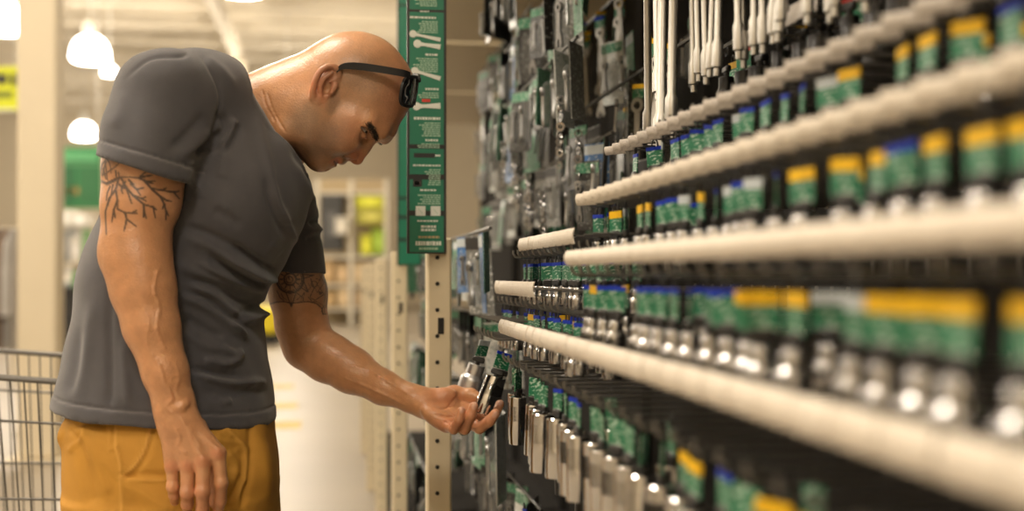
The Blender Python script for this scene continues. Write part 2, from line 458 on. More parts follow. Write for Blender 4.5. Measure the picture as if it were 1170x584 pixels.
for k in range(14):
    t = k / 13; u = u0 + .12 + (u1 - u0 - .16) * t; z = zb0 + (zb1 - zb0) * t; mb.tube([cp(u, -vb, z), cp(u, vb, z)], .0018, 5)
for v in (-.2, -.1, 0, .1, .2): mb.tube([cp(u0 + .12, v, zb0), cp(u1 - .04, v, zb1)], .003, 5)
mb.build('basket_floor', WIRE, ct)
mb = MB(); mb.tube([cp(u0, -vt, zt0), cp(u1, -vt, zt1), cp(u1, vt, zt1), cp(u0, vt, zt0), cp(u0, -vt, zt0)], .0065, 8); mb.build('rim', WIRE, ct)
mb = MB(); mb.tube([cp(u0, -vt, zt0), cp(u0 - .09, -vt, zt0 + .05)], .009, 8); mb.tube([cp(u0, vt, zt0), cp(u0 - .09, vt, zt0 + .05)], .009, 8); mb.tube([cp(u0 - .09, -vt - .02, zt0 + .05), cp(u0 - .09, vt + .02, zt0 + .05)], .014, 10); mb.build('handle', mat('handle_dark', (.03, .03, .03), .5), ct)
mb = MB()
for v in (-.21, .21):
    mb.tube([cp(u0 + .02, v, zt0 - .1), cp(u0 + .10, v, .16), cp(u1 - .08, v * .8, .16), cp(u1 - .02, v * .8, zb1)], .011, 8)
mb.tube([cp(u0 + .10, -.21, .16), cp(u0 + .10, .21, .16)], .010, 8); mb.tube([cp(u1 - .1, -.17, .16), cp(u1 - .1, .17, .16)], .010, 8)
mb.build('chassis', WIRE, ct)
for (u, v) in ((u0 + .10, -.21), (u0 + .10, .21), (u1 - .08, -.17), (u1 - .08, .17)):
    mb = MB(); M = Matrix.Translation(cp(u, v, .06)) @ Matrix.Rotation(math.pi/2, 4, 'X'); mb.lathe([(0, -.014), (.05, -.014), (.06, -.008), (.06, .008), (.05, .014), (0, .014)], 18, M); mb.tube([cp(u, v, .08), cp(u, v, .165)], .010, 6); mb.build('wheel', MATS['black_rubber'], ct)
nb = thing('folded_cloth', 'folded navy blue cloth lying in the shopping cart', 'cloth', c0 + cp(-.18, -.02, .522))
mb = MB()
for i in range(3): mb.box((-.16 + .01 * i, -.12, .025 * i), (.16 - .006 * i, .12 - .01 * i, .025 * i + .023), .010, Matrix.Rotation(-.28 + .05 * i, 4, 'Z'))
mb.build('layer_stack', mat('navy_cotton', (.03, .05, .11), .85), nb)
# ================================================================== THE TOOL RACK
RACK_X = .205
def rp(X, d, Z):
    """point on the rack: distance from the aisle plane X, camera depth d, height relative to the camera"""
    return Vector((X, (d - X * SA) / CA, ZC + Z))
def px_d(px, X): return FPX * X / (CA * (px - 380.0))      # depth at which a line at X crosses picture column px
RACKM = mat('beige_rack_enamel', (0.66, 0.57, 0.40), 0.45, noise=0.04, nscale=12)
DARKM = mat('black_pegboard', (0.022, 0.021, 0.020), 0.95, noise=.2, nscale=40, spec=.08)
GAL = mat('galvanised_wire', (0.24, 0.235, 0.23), 0.36, 1.0)
DKW = mat('dark_wire', (0.10, 0.10, 0.10), 0.4, 0.8)
CHROME = mat('chrome_plate', (0.48, 0.48, 0.49), 0.24, 1.0)
CHROME2 = mat('bright_chrome_plate', (0.62, 0.62, 0.63), 0.13, 1.0)
SATIN = mat('satin_chrome', (0.55, 0.55, 0.56), 0.42, 1.0)
WRENCH = mat('satin_steel', (0.50, 0.49, 0.46), 0.42, 1.0)
BLKP = mat('black_plastic', (0.015, 0.015, 0.016), 0.45)
BLKO = mat('black_oxide_steel', (0.05, 0.05, 0.052), 0.38, 0.9)
LABEL = print_mat('label_paper', (0.70, 0.64, 0.555), (0.53, 0.48, 0.41), (200, 260, 420), .62, .5)
LABELG = print_mat('grey_label_paper', (0.52, 0.48, 0.44), (0.38, 0.35, 0.32), (200, 260, 420), .6, .5)
GREEN = print_mat('green_card', (0.010, 0.155, 0.075), (0.42, 0.54, 0.46), (90, 150, 330), .575, .45)
YEL = mat('yellow_card_header', (0.80, 0.48, 0.01), 0.5, spec=.3)
BLU = mat('blue_card_header', (0.01, 0.035, 0.40), 0.6, spec=.2)
WHT = mat('white_header_and_glare', (0.50, 0.56, 0.60), 0.4)  # glare on the plastic cards put into the colour; also plain white print
RED = mat('red_card_header', (0.55, 0.03, 0.02), 0.35)
post_y = [rp(RACK_X, d, 0).y for d in (2.40, 3.80, 5.20, 6.60, 8.0)]
rack = thing('store_rack', 'long beige steel tool rack with dark back panels beside the aisle', 'rack', (0.75, 3.0, 0))
RO = Vector(rack.location)
PW = .048
mb = MB(); mb.box((-PW/2, -PW/2, 0), (PW/2, PW/2, ZC + .075), .004)
post_me = mb.mesh('upright', RACKM)
mb = MB()
z = .12
while z < ZC + .06:                                             # dark discs as the shade inside punched keyhole slots, on the camera face
    M = Matrix.Translation((-.004, -PW/2 - .0004, z)) @ Matrix.Rotation(math.pi/2, 4, 'X')
    mb.lathe([(0, -.001), (.0042, -.001), (.0042, .001), (0, .001)], 10, M)
    z += .0508
mb.box((-.003, -PW/2 - .0014, ZC - .112), (.009, -PW/2 + .001, ZC - .080), .002)
slot_me = mb.mesh('punched_slots', mat('slot_shadow', (.02, .018, .015), .9))
for i, yy in enumerate(post_y):
    o = link('upright', post_me, rack, Vector((RACK_X, yy, 0)) - RO)
    s_ = link('punched_slots', slot_me, o); s_['kind'] = 'stuff'
    bk = MB(); bk.box((1.0 - RACK_X - .03, -.03, 0), (1.0 - RACK_X + .03, .03, 2.9)); bk.box((0, -.02, .02), (1.0 - RACK_X, .02, .10)); o2 = bk.build('end_frame', DARKM, rack); o2.location = Vector((RACK_X, yy, 0)) - RO
ends = [-.9] + post_y
for i in range(len(ends) - 1):
    if i == 0:
        mb = MB(); mb.box((.76, ends[i] + .03, .14), (.78, ends[i+1] - .03, ZC + .24)); o = mb.build('back_panel', DARKM, rack); o.location = -RO
    mb = MB(); mb.box((1.0, ends[i] + .03, .1), (1.02, ends[i+1] - .03, 2.9)); o = mb.build('back_panel', DARKM, rack); o.location = -RO
    mb = MB(); mb.box((.24, ends[i] + .03, .02), (1.0, ends[i+1] - .03, .14), .006); o = mb.build('base_deck', DARKM, rack); o.location = -RO
    mb = MB(); mb.box((.30, ends[i] + .03, 2.15), (1.0, ends[i+1] - .03, 2.19), .004); o = mb.build('shade_shelf', RACKM, rack); o.location = -RO  # unseen shelf, carried forward to shade the rack from overhead lamps

# ---- hooks: lower wire that carries goods, upper wire that carries the price label
def hook_wire(length, rise):
    mb = MB()
    mb.tube([(length, 0, 0), (.012, 0, 0), (.003, 0, .002), (-.001, 0, .008), (-.001, 0, .014)], .0021, 6)
    if rise: mb.tube([(length, 0, rise), (.006, 0, rise)], .0018, 6)
    if rise: mb.tube([(length - .002, 0, -.004), (length - .002, 0, rise + .006)], .0026, 6)
    return mb.mesh('wire', GAL)
def label_plate(wd, ht, bulge, material):
    mb = MB(); vs, fs = [], []; n = 6; th = .0016
    for side in (0, 1):
        for i in range(n + 1):
            t = i / n - .5; x = -bulge * (1 - (2*t)**2) + side * th
            for s in (-1, 1): vs.append((x, s * wd / 2, t * ht))
    m = 2 * (n + 1)
    for i in range(n):
        fs.append((2*i, 2*i+1, 2*i+3, 2*i+2)); fs.append((m+2*i, m+2*i+2, m+2*i+3, m+2*i+1))
        fs.append((2*i, 2*i+2, m+2*i+2, m+2*i)); fs.append((2*i+1, m+2*i+1, m+2*i+3, 2*i+3))
    fs += [(0, m, m+1, 1), (2*n, 2*n+1, m+2*n+1, m+2*n)]
    mb.add(vs, fs, False); return mb.mesh('label_plate', material)

# ---- sockets, cards
def socket_mesh(r, L, drive=.7, material=None, name='socket'):
    mb = MB(); r2 = r * drive; rb = r * .74
    prof = [(0, -.004), (r2 * .5, -.004), (r2 * .5, 0), (r2 * .92, 0), (r2, -.0012)]
    if drive < .97: prof += [(r2, -L * .36), (r * .96, -L * .47)]
    prof += [(r, -L * .50)] + ([(r, -L * .60), (r * .985, -L * .605), (r * .985, -L * .62), (r, -L * .625)] if L < .06 else [(r, -.012), (r * .985, -.0125), (r * .985, -.0135), (r, -.014)] if drive >= .97 else []) + [ (r, -L + .0012), (r * .95, -L), (rb, -L), (rb * .95, -L + .002), (rb * .95, -L + min(.018, L * .5)), (0, -L + min(.018, L * .5))]
    mb.lathe(prof, 22)
    me = mb.mesh(name, material or CHROME); return me
CARD_W, CARD_H, HEAD = .0285, .0285, .0095
mb = MB(); mb.box((-.0008, -CARD_W/2, -CARD_H), (.0008, CARD_W/2, 0)); card_me = mb.mesh('card', GREEN)
head_me = {}
for k, m in (('yellow', YEL), ('blue', BLU), ('white', WHT), ('red', RED)):
    mb = MB(); mb.box((-.0012, -CARD_W/2 - .0002, -(HEAD if k in ('yellow', 'white') else .005)), (.0012, CARD_W/2 + .0002, .0002)); head_me[k] = mb.mesh('card_header', m)
mb = MB(); mb.tube([(0, 0, .009), (0, .004, .006), (0, .005, 0), (0, .004, -.003)], .0012, 5); mb.tube([(0, 0, .009), (0, -.004, .006), (0, -.005, 0), (0, -.004, -.003)], .0012, 5); loop_me = mb.mesh('hang_loop', BLKP)
mb = MB(); mb.box((-.004, -.011, -.008), (.004, .011, .002), .002); mb.tube([(0, 0, -.006), (0, 0, -.013)], .0045, 8); clip_me = mb.mesh('plastic_clip', BLKP)
def carded_socket(pos, head, sock, rnd, label, group, yaw=0.0, roll=0.0, name='carded_socket', gap=.0):
    t = thing(name, label, 'socket', pos, group)
    t.rotation_euler = (roll, rnd.uniform(-.04, .04), yaw)
    link('hang_loop', loop_me, t, (0, 0, -.010))
    c = link('card', card_me, t, (0, 0, -.012))
    if head in head_me: link('card_header', head_me[head], c)
    link('plastic_clip', clip_me, t, (0, 0, -.012 - CARD_H))
    link('socket', sock, t, (0, 0, -.012 - CARD_H - .010 - gap))
    return t
small = [socket_mesh(r, L, dr) for r, L, dr in ((.0095, .027, .95), (.0105, .030, .86), (.0120, .032, .72), (.0135, .036, .66))]
tiny = [socket_mesh(r, L, dr) for r, L, dr in ((.0085, .018, .95), (.0095, .020, .9))]
deep = [socket_mesh(r, L, dr, CHROME2) for r, L, dr in ((.0132, .074, .99), (.0142, .076, .99), (.0152, .078, .99), (.0160, .080, .99))]
def row(key, X, zl, zw, d_near, d_far, pitch, Xb, lw, lh, bulge, socks, heads, labels_on, phrase, tilt=0.0, twist=0.0, second=True, lab=LABEL, card_from=None, seed=1, hookname='peg_hook', lhide=None):
    rnd = random.Random(seed)
    wm = hook_wire(Xb - X, max(zl - zw, .012)); lm = label_plate(lw, lh, bulge, lab)
    y0, y1 = rp(X, d_near, 0).y, rp(X, d_far, 0).y
    n = int((y1 - y0) / pitch)
    for i in range(n + 1):
        y = y0 + i * pitch
        d = X * SA + y * CA
        h = thing(hookname, 'galvanised peg hook with beige price label, row ' + phrase if labels_on(d) else 'bare galvanised peg hook, row ' + phrase, 'hook', (X, y, ZC + zw), 'peg hooks ' + phrase)
        link('wire', wm, h)
        if labels_on(d):
            o = link('label_plate', lm, h, (-.002, 0, zl - zw))
            o.rotation_euler = (rnd.uniform(-.015, .015), tilt + rnd.uniform(-.03, .03), twist + rnd.uniform(-.02, .02))
        hd = heads(d, rnd)
        if rnd.random() < .07: continue
        for q in range(2 if second or rnd.random() < .2 else 1):
            kind = hd if q == 0 else heads(d, rnd)
            si = min(len(socks) - 1, max(0, int(rnd.gauss(len(socks) * (1.15 - .38 * d), .7))))
            place = 'front of row ' if q == 0 else 'second in row '
            carded_socket((X + .018 + .045 * q + rnd.uniform(-.004, .006), y + rnd.uniform(-.003, .003), ZC + zw), kind, socks[si], rnd,
                'chrome socket with ' + kind + (' card, ' if 'plain' in kind else ' card header, ') + place + phrase, kind + ' headed sockets ' + place + phrase, yaw=rnd.gauss(.14, .30), roll=rnd.gauss(0, .04))
yb = lambda d, r: 'yellow' if r.random() < (.92 if d < .95 else .12) else ('white' if r.random() < .2 else 'blue')
row('E', .270, -.080, -.136, .46, 1.99, .058, .66, .0555, .0230, .004, deep, lambda d, r: 'yellow' if r.random() < (.45 if d < 1.05 else .04) else 'blue' if r.random() < .3 else 'plain green', lambda d: d < 1.97, 'under the lowest beige label strip', tilt=.04, second=False, seed=11)
row('B', .290, .0225, .001, .50, 1.50, .048, .68, .0465, .0185, .004, small, lambda d, r: ('white' if r.random() < .25 else 'yellow') if d < .95 else ('blue' if r.random() < .8 else 'yellow'), lambda d: True, 'under the level beige label strip', tilt=.0, second=False, seed=12)  # white headers here are painted card glare
row('C', .360, .110, .100, .63, 1.78, .0470, .70, .0385, .0170, .003, small, yb, lambda d: True, 'under the lower slanting label strip', tilt=-.12, twist=.60, second=False, seed=13)
row('D', .440, .198, .199, .84, 1.95, .0520, .72, .0420, .0135, .002, tiny, yb, lambda d: True, 'under the topmost slanting label strip', tilt=-.20, twist=.60, second=False, lab=LABELG, seed=14)
row('F', .330, .056, .034, 1.60, 2.30, .055, .70, .056, .022, .003, small, lambda d, r: 'blue', lambda d: 1.70 < d < 2.16, 'at far end below slanting strip', seed=15)
row('G', .305, -.020, -.050, 1.62, 2.34, .055, .70, .056, .024, .003, small, lambda d, r: 'blue' if r.random() < .8 else 'yellow', lambda d: 1.86 < d < 2.28, 'at far end above the hand', seed=16)
# bare hook tips past the end of the lowest strip
wm = hook_wire(.40, .03)
for i in range(6):
    h = thing('peg_hook', 'bare galvanised peg hook just past the end of the lowest label strip', 'hook', rp(.262, 2.03 + .05 * i, -.105), 'bare hooks by the upright')
    link('wire', wm, h)

# ---- wrenches, bars and packs above and below
def wrench_mesh(L, w, material=WRENCH):
    mb = MB(); th = .0028
    out = [(w*.36, -.02), (w*.32, -L+.03)]
    out = [(-w*.36, -.024), (-w*.33, -L+.03), (-w*.62, -L+.022), (-w*.80, -L+.010), (-w*.66, -L), (-w*.28, -L+.002), (-w*.28, -L+.013), (0, -L+.017), (w*.28, -L+.013), (w*.28, -L+.002), (w*.66, -L), (w*.80, -L+.010), (w*.62, -L+.022), (w*.33, -L+.03), (w*.36, -.024)]
    mb.prism(out, 0, -th, th)
    M = Matrix.Translation((0, 0, -.014)) @ Matrix.Rotation(math.pi/2, 4, 'Y')
    mb.lathe([(w*.42, -.0042), (w*.78, -.0042), (w*.86, -.002), (w*.86, .002), (w*.78, .0042), (w*.42, .0042), (w*.42, -.0042)], 16, M)
    return mb.mesh('wrench_body', material)
def bar_mesh(L, r):
    mb = MB(); mb.lathe([(0, 0), (r*1.3, 0), (r*1.35, -.002), (r*1.35, -.018), (r, -.024), (r, -L+.05), (r*1.5, -L+.042), (r*1.5, -L+.012), (r*.9, -L+.010), (r*.9, -L), (0, -L)], 14)
    return mb.mesh('bar_body', WRENCH)
tag_me = MB().box((-.0008, -.014, -.03), (.0008, .014, 0)).mesh('card', GREEN)
tagh = {k: MB().box((-.0012, -.0142, -.009), (.0012, .0142, .0002)).mesh('card_header', m) for k, m in (('yellow', YEL), ('blue', BLU))}
def hung(name, body, bname, pos, label, cat, group, rnd, head=None, yaw=0.0, swing=.05):
    t = thing(name, label, cat, pos, group); t.rotation_euler = (rnd.gauss(0, swing), rnd.gauss(0, .03), yaw + rnd.gauss(0, .15))
    if head:
        c = link('card', tag_me, t); link('card_header', tagh[head], c)
        mb_o = link(bname, body, t, (0, 0, -.030))
    else:
        link(bname, body, t)
    return t
rnd = random.Random(21)
bars = [bar_mesh(L, r) for L, r in ((.325, .0046), (.33, .0050), (.32, .0048))]
d = 1.22
while d < 1.80:
    hung('extension_bar', rnd.choice(bars), 'shaft', rp(.52 + rnd.uniform(-.008, .012), d, .60), 'long satin steel extension bar hanging above the topmost slanting strip', 'extension bar', 'extension bars above the strips', rnd, None, swing=.006)
    d += .036
longb = [bar_mesh(L, r) for L, r in ((.40, .0065), (.43, .0075), (.36, .006))]
for i, d in enumerate((1.80, 1.86, 1.92, 1.97)):
    hung('breaker_bar', longb[i % 3], 'shaft', rp(.50, d, .62), 'extra long steel breaker bar hanging at a slant beside the extension bars', 'bar', 'breaker bars beside the extension bars', rnd, None, swing=.10)
shortw = [wrench_mesh(L, w) for L, w in ((.17, .017), (.19, .019), (.21, .02))]
d = 2.95
for i in range(9):
    hung('combination_wrench', shortw[i % 3], 'wrench_body', rp(.68 + .02 * (i % 3), d + .07 * i, .70 - .03 * (i % 2)), 'short satin combination wrench with a green card, hung beside the long wrenches', 'wrench', 'short wrenches', rnd, 'yellow' if i % 3 else 'blue', yaw=.7, swing=.06)
for (X_, z_, a_, b_) in ((.525, .604, 1.18, 1.84), (.505, .624, 1.76, 2.02), (.70, .70, 2.9, 3.6), (.575, .340, .93, 1.86), (.60, .404, 2.0, 2.95)):
    mb = MB(); mb.tube([rp(X_, a_, z_) - RO, rp(X_, b_, z_) - RO], .004, 6); mb.build('crossbar', DKW, rack)
# socket extension pairs between the wrenches and the topmost strip
for i, d in enumerate((2.05, 2.10, 2.30, 2.55, 2.7, 2.9)):
    hung('wobble_extension', shortw[1] if i % 2 else bars[0] if False else shortw[0], 'shaft', rp(.54 + .03 * i, d, .40), 'steel driver with green and yellow card hanging under the wrenches', 'driver', 'drivers under the wrenches', rnd, 'yellow', yaw=.5, swing=.03)
# label strips of the upper rows
def strip(X, d0, d1, Z, h, label, lab):
    n = max(1, int((d1 - d0) / .06)); me = label_plate(.058, h, .002, lab)
    for i in range(n):
        p = rp(X, d0 + .06 * i, Z); hk = thing('label_holder', label, 'label', p, label[:40]); o = link('label_plate', me, hk); o.rotation_euler = (0, .25, .05)
        link('wire', hook_wire(.80 - X, 0.0), hk)
strip(.545, 1.42, 1.66, .315, .026, 'grey price label in front of the extension bars', LABELG)
strip(.72, 2.80, 3.2, .46, .024, 'grey price label under the short wrenches', LABELG)
strip(.60, 2.7, 3.3, .80, .024, 'grey price label above the short wrenches', LABELG)
strip(.58, .95, 1.35, .365, .026, 'grey price label above the topmost slanting strip', LABELG)
# black impact sockets in the top right
bsock = [socket_mesh(r, L, .8, BLKO) for r, L in ((.014, .045), (.017, .05), (.02, .055))]
def loose(name, me, part, pos, label, cat, group, rnd, head):
    t = thing(name, label, cat, pos, group); t.rotation_euler = (rnd.gauss(0, .06), rnd.gauss(0, .05), rnd.gauss(0, .3))
    link('hang_loop', loop_me, t, (0, 0, -.010))
    if head:
        c = link('card', card_me, t, (0, 0, -.012)); link('card_header', head_me[head], c)
    else:
        link('plastic_clip', clip_me, t, (0, 0, -.03))
    link(part, me, t, (0, 0, -.012 - CARD_H - .004)); return t
for i in range(26):
    d = .95 + .035 * i
    loose('impact_socket', bsock[i % 3], 'socket', rp(.57 + .02 * (i % 2), d, .335 - .004 * (i % 3)), 'black impact socket hanging deep above the topmost slanting strip', 'socket', 'black sockets in the upper row', rnd, 'red' if i % 9 == 4 else 'yellow' if i % 8 == 1 else None)
# black and grey goods on the lower hooks
for rw, (X, Z, dn, df, st_) in enumerate(((.42, -.30, 1.25, 2.34, .050), (.36, -.43, 1.45, 2.34, .055), (.40, -.58, 1.6, 2.34, .055), (.36, -.70, 1.8, 2.34, .055))):
    d = dn; i = 0
    while d < df:
        loose('impact_socket', bsock[(i + rw) % 3], 'socket', rp(X + .02 * (i % 2), d, Z), 'black impact socket on lower hook row %s under the deep chrome sockets' % ('one', 'two', 'three', 'four')[rw], 'socket', 'black sockets on lower row ' + ('one', 'two', 'three', 'four')[rw], rnd, 'blue' if i % 5 == 1 else 'yellow' if i % 7 == 2 else None)
        d += st_; i += 1
# hanging packs: card with a clear-fronted tool
CLEAR = mat('clear_blister', (.55, .58, .58), .12, 0.0, spec=.8)
CLEAR.node_tree.nodes['Principled BSDF'].inputs['Alpha'].default_value = .10
pack_cols = {'green': GREEN, 'grey': print_mat('grey_card', (.16, .165, .16), (.55, .56, .55), (60, 90, 160), .6, .3), 'black': print_mat('black_card', (.02, .02, .022), (.3, .32, .3), (60, 90, 160), .66, .3), 'white': print_mat('white_card', (.62, .64, .63), (.3, .36, .36), (60, 90, 160), .6, .3), 'blue': print_mat('blue_card', (.05, .16, .40), (.5, .55, .6), (60, 90, 160), .62, .3)}
pk = {}
for k, m in pack_cols.items():
    mb = MB(); mb.box((-.001, -.045, -.16), (.001, .045, 0)); a = mb.mesh('backing_card', m)
    mb = MB(); mb.box((-.022, -.032, -.145), (-.001, .032, -.045), .008); b = mb.mesh('blister', CLEAR)
    mb = MB(); mb.box((-.0018, -.045, -.028), (-.0008, .045, -.004)); c = mb.mesh('header_print', {'green': WHT, 'grey': BLKP, 'black': GREEN, 'white': GREEN, 'blue': WHT}[k])
    pk[k] = (a, b, c)
def pack(pos, k, label, group, rnd, s=1.0):
    t = thing('blister_pack', label, 'pack', pos, group); t.rotation_euler = (rnd.gauss(0, .03), rnd.gauss(0, .04), rnd.gauss(0, .42)); t.scale = (s, s, s)
    link('backing_card', pk[k][0], t); link('blister', pk[k][1], t); link('header_print', pk[k][2], t)
    mbs = wr_small; link('tool', mbs, t, (-.024, 0, -.05)); return t
wr_small = wrench_mesh(.09, .012, mat('dull_steel', (.28, .28, .28), .4, 1.0))
plain_wire = hook_wire(.30, 0.0)
rnd = random.Random(8)
for b_i, (d0, d1) in enumerate(((2.47, 3.74), (3.88, 5.1))):
    for rz, Z in enumerate((-.85, -.66, -.47, -.28, -.10, .09, .28, .47, .66, .85)):
        d = d0
        Xr = {0: .37, 1: .31, 2: .41, 3: .34}[rz % 4] + (.14 if Z > .2 else 0)
        if Z > .15: Xr = max(Xr, .47 if b_i == 0 else .62)
        mb = MB(); mb.tube([rp(Xr, d0 - .04, Z + .006) - RO, rp(Xr, d1 + .03, Z + .006) - RO], .004, 6); mb.build('crossbar', DKW, rack)
        while d < d1:
            X = Xr + rnd.uniform(-.006, .006)
            k = rnd.choices(['green', 'grey', 'black', 'white', 'blue'], [4, 1.5, 8, 1.0, .5])[0]
            pack(rp(X, d, Z), k, k + ' carded tool pack on the hooks of the ' + ('second' if b_i == 0 else 'third') + ' rack bay', k + ' packs in the ' + ('second' if b_i == 0 else 'third') + ' bay', rnd, rnd.uniform(.75, 1.15))
            d += .105 if b_i == 0 else .2
# mixed packs at the far end of the first bay, above the hand
for i in range(34):
    d = 2.45 + .9 * rnd.random(); Z = rnd.choice([.14, .24, .34, .44, .54, .64]); k = rnd.choices(['green', 'grey', 'black', 'white'], [3, 3, 6, 1])[0]
    pack(rp(.52 + .25 * rnd.random(), d, Z), k, k + ' carded tool pack deep in the rack below the wrenches', k + ' packs deep in the rack', rnd, .9)
# strands of small chrome keys
key_me = MB()
for j in range(7):
    M = Matrix.Translation((0, .006 * math.sin(j * 2.1), -.018 * j)) @ Matrix.Rotation(j * .9, 4, 'Z') @ Matrix.Rotation(math.pi/2, 4, 'X')
    key_me.lathe([(.0055, -.0016), (.009, -.0016), (.0095, 0), (.009, .0016), (.0055, .0016), (.0055, -.0016)], 10, M)
key_me = key_me.mesh('ring_chain', CHROME)
for i in range(14):
    d = 2.5 + .07 * i
    t = thing('key_strand', 'strand of small chrome rings hanging beside the far packs', 'ring strand', rp(.46 + .05 * (i % 3), d, .36 - .06 * (i % 4)), 'chrome ring strands'); link('ring_chain', key_me, t); link('hang_loop', loop_me, t)

# ---- what the hand holds
def oriented(name, label, cat, me, pname, top, bottom):
    a, b = Vector(q2w(top)), Vector(q2w(bottom)); az = (a - b).normalized()
    ax = Vector((0, 0, ZC)) - a; ax = (ax - az * ax.dot(az)).normalized(); ay = az.cross(ax)
    t = thing(name, label, cat, a); t.rotation_mode = 'QUATERNION'
    t.rotation_quaternion = Matrix((ax, ay, az)).transposed().to_quaternion()
    link(pname, me, t); return t
held = oriented('deep_socket', 'chrome deep socket tilted between the fingers of the reaching hand', 'socket', socket_mesh(.0164, .066, .985, CHROME2), 'socket', Q(566.0, 431.0, 2.074), Q(549.8, 472.5, 2.062))
o = link('plastic_clip', clip_me, held, (0, 0, .012)); 
c = link('card', card_me, held, (0, 0, .012 + CARD_H + .004)); c.rotation_euler = (.1, 0, .5); link('card_header', head_me['blue'], c)
sat = oriented('stepped_socket', 'large satin stepped socket resting behind the thumb', 'socket', socket_mesh(.0212, .052, .72, SATIN), 'socket', Q(545.0, 416.5, 2.160), Q(533.5, 451.0, 2.160))
link('plastic_clip', clip_me, sat, (0, 0, .012)); c = link('card', card_me, sat, (0, 0, .012 + CARD_H + .004)); c.rotation_euler = (.1, 0, .9); link('card_header', head_me['white'], c)
nx = oriented('deep_socket', 'slim chrome deep socket hanging just behind the held one', 'socket', socket_mesh(.0105, .062, .985, CHROME2), 'socket', Q(571.5, 432.0, 2.135), Q(563.0, 466.0, 2.135))
link('plastic_clip', clip_me, nx, (0, 0, .012))

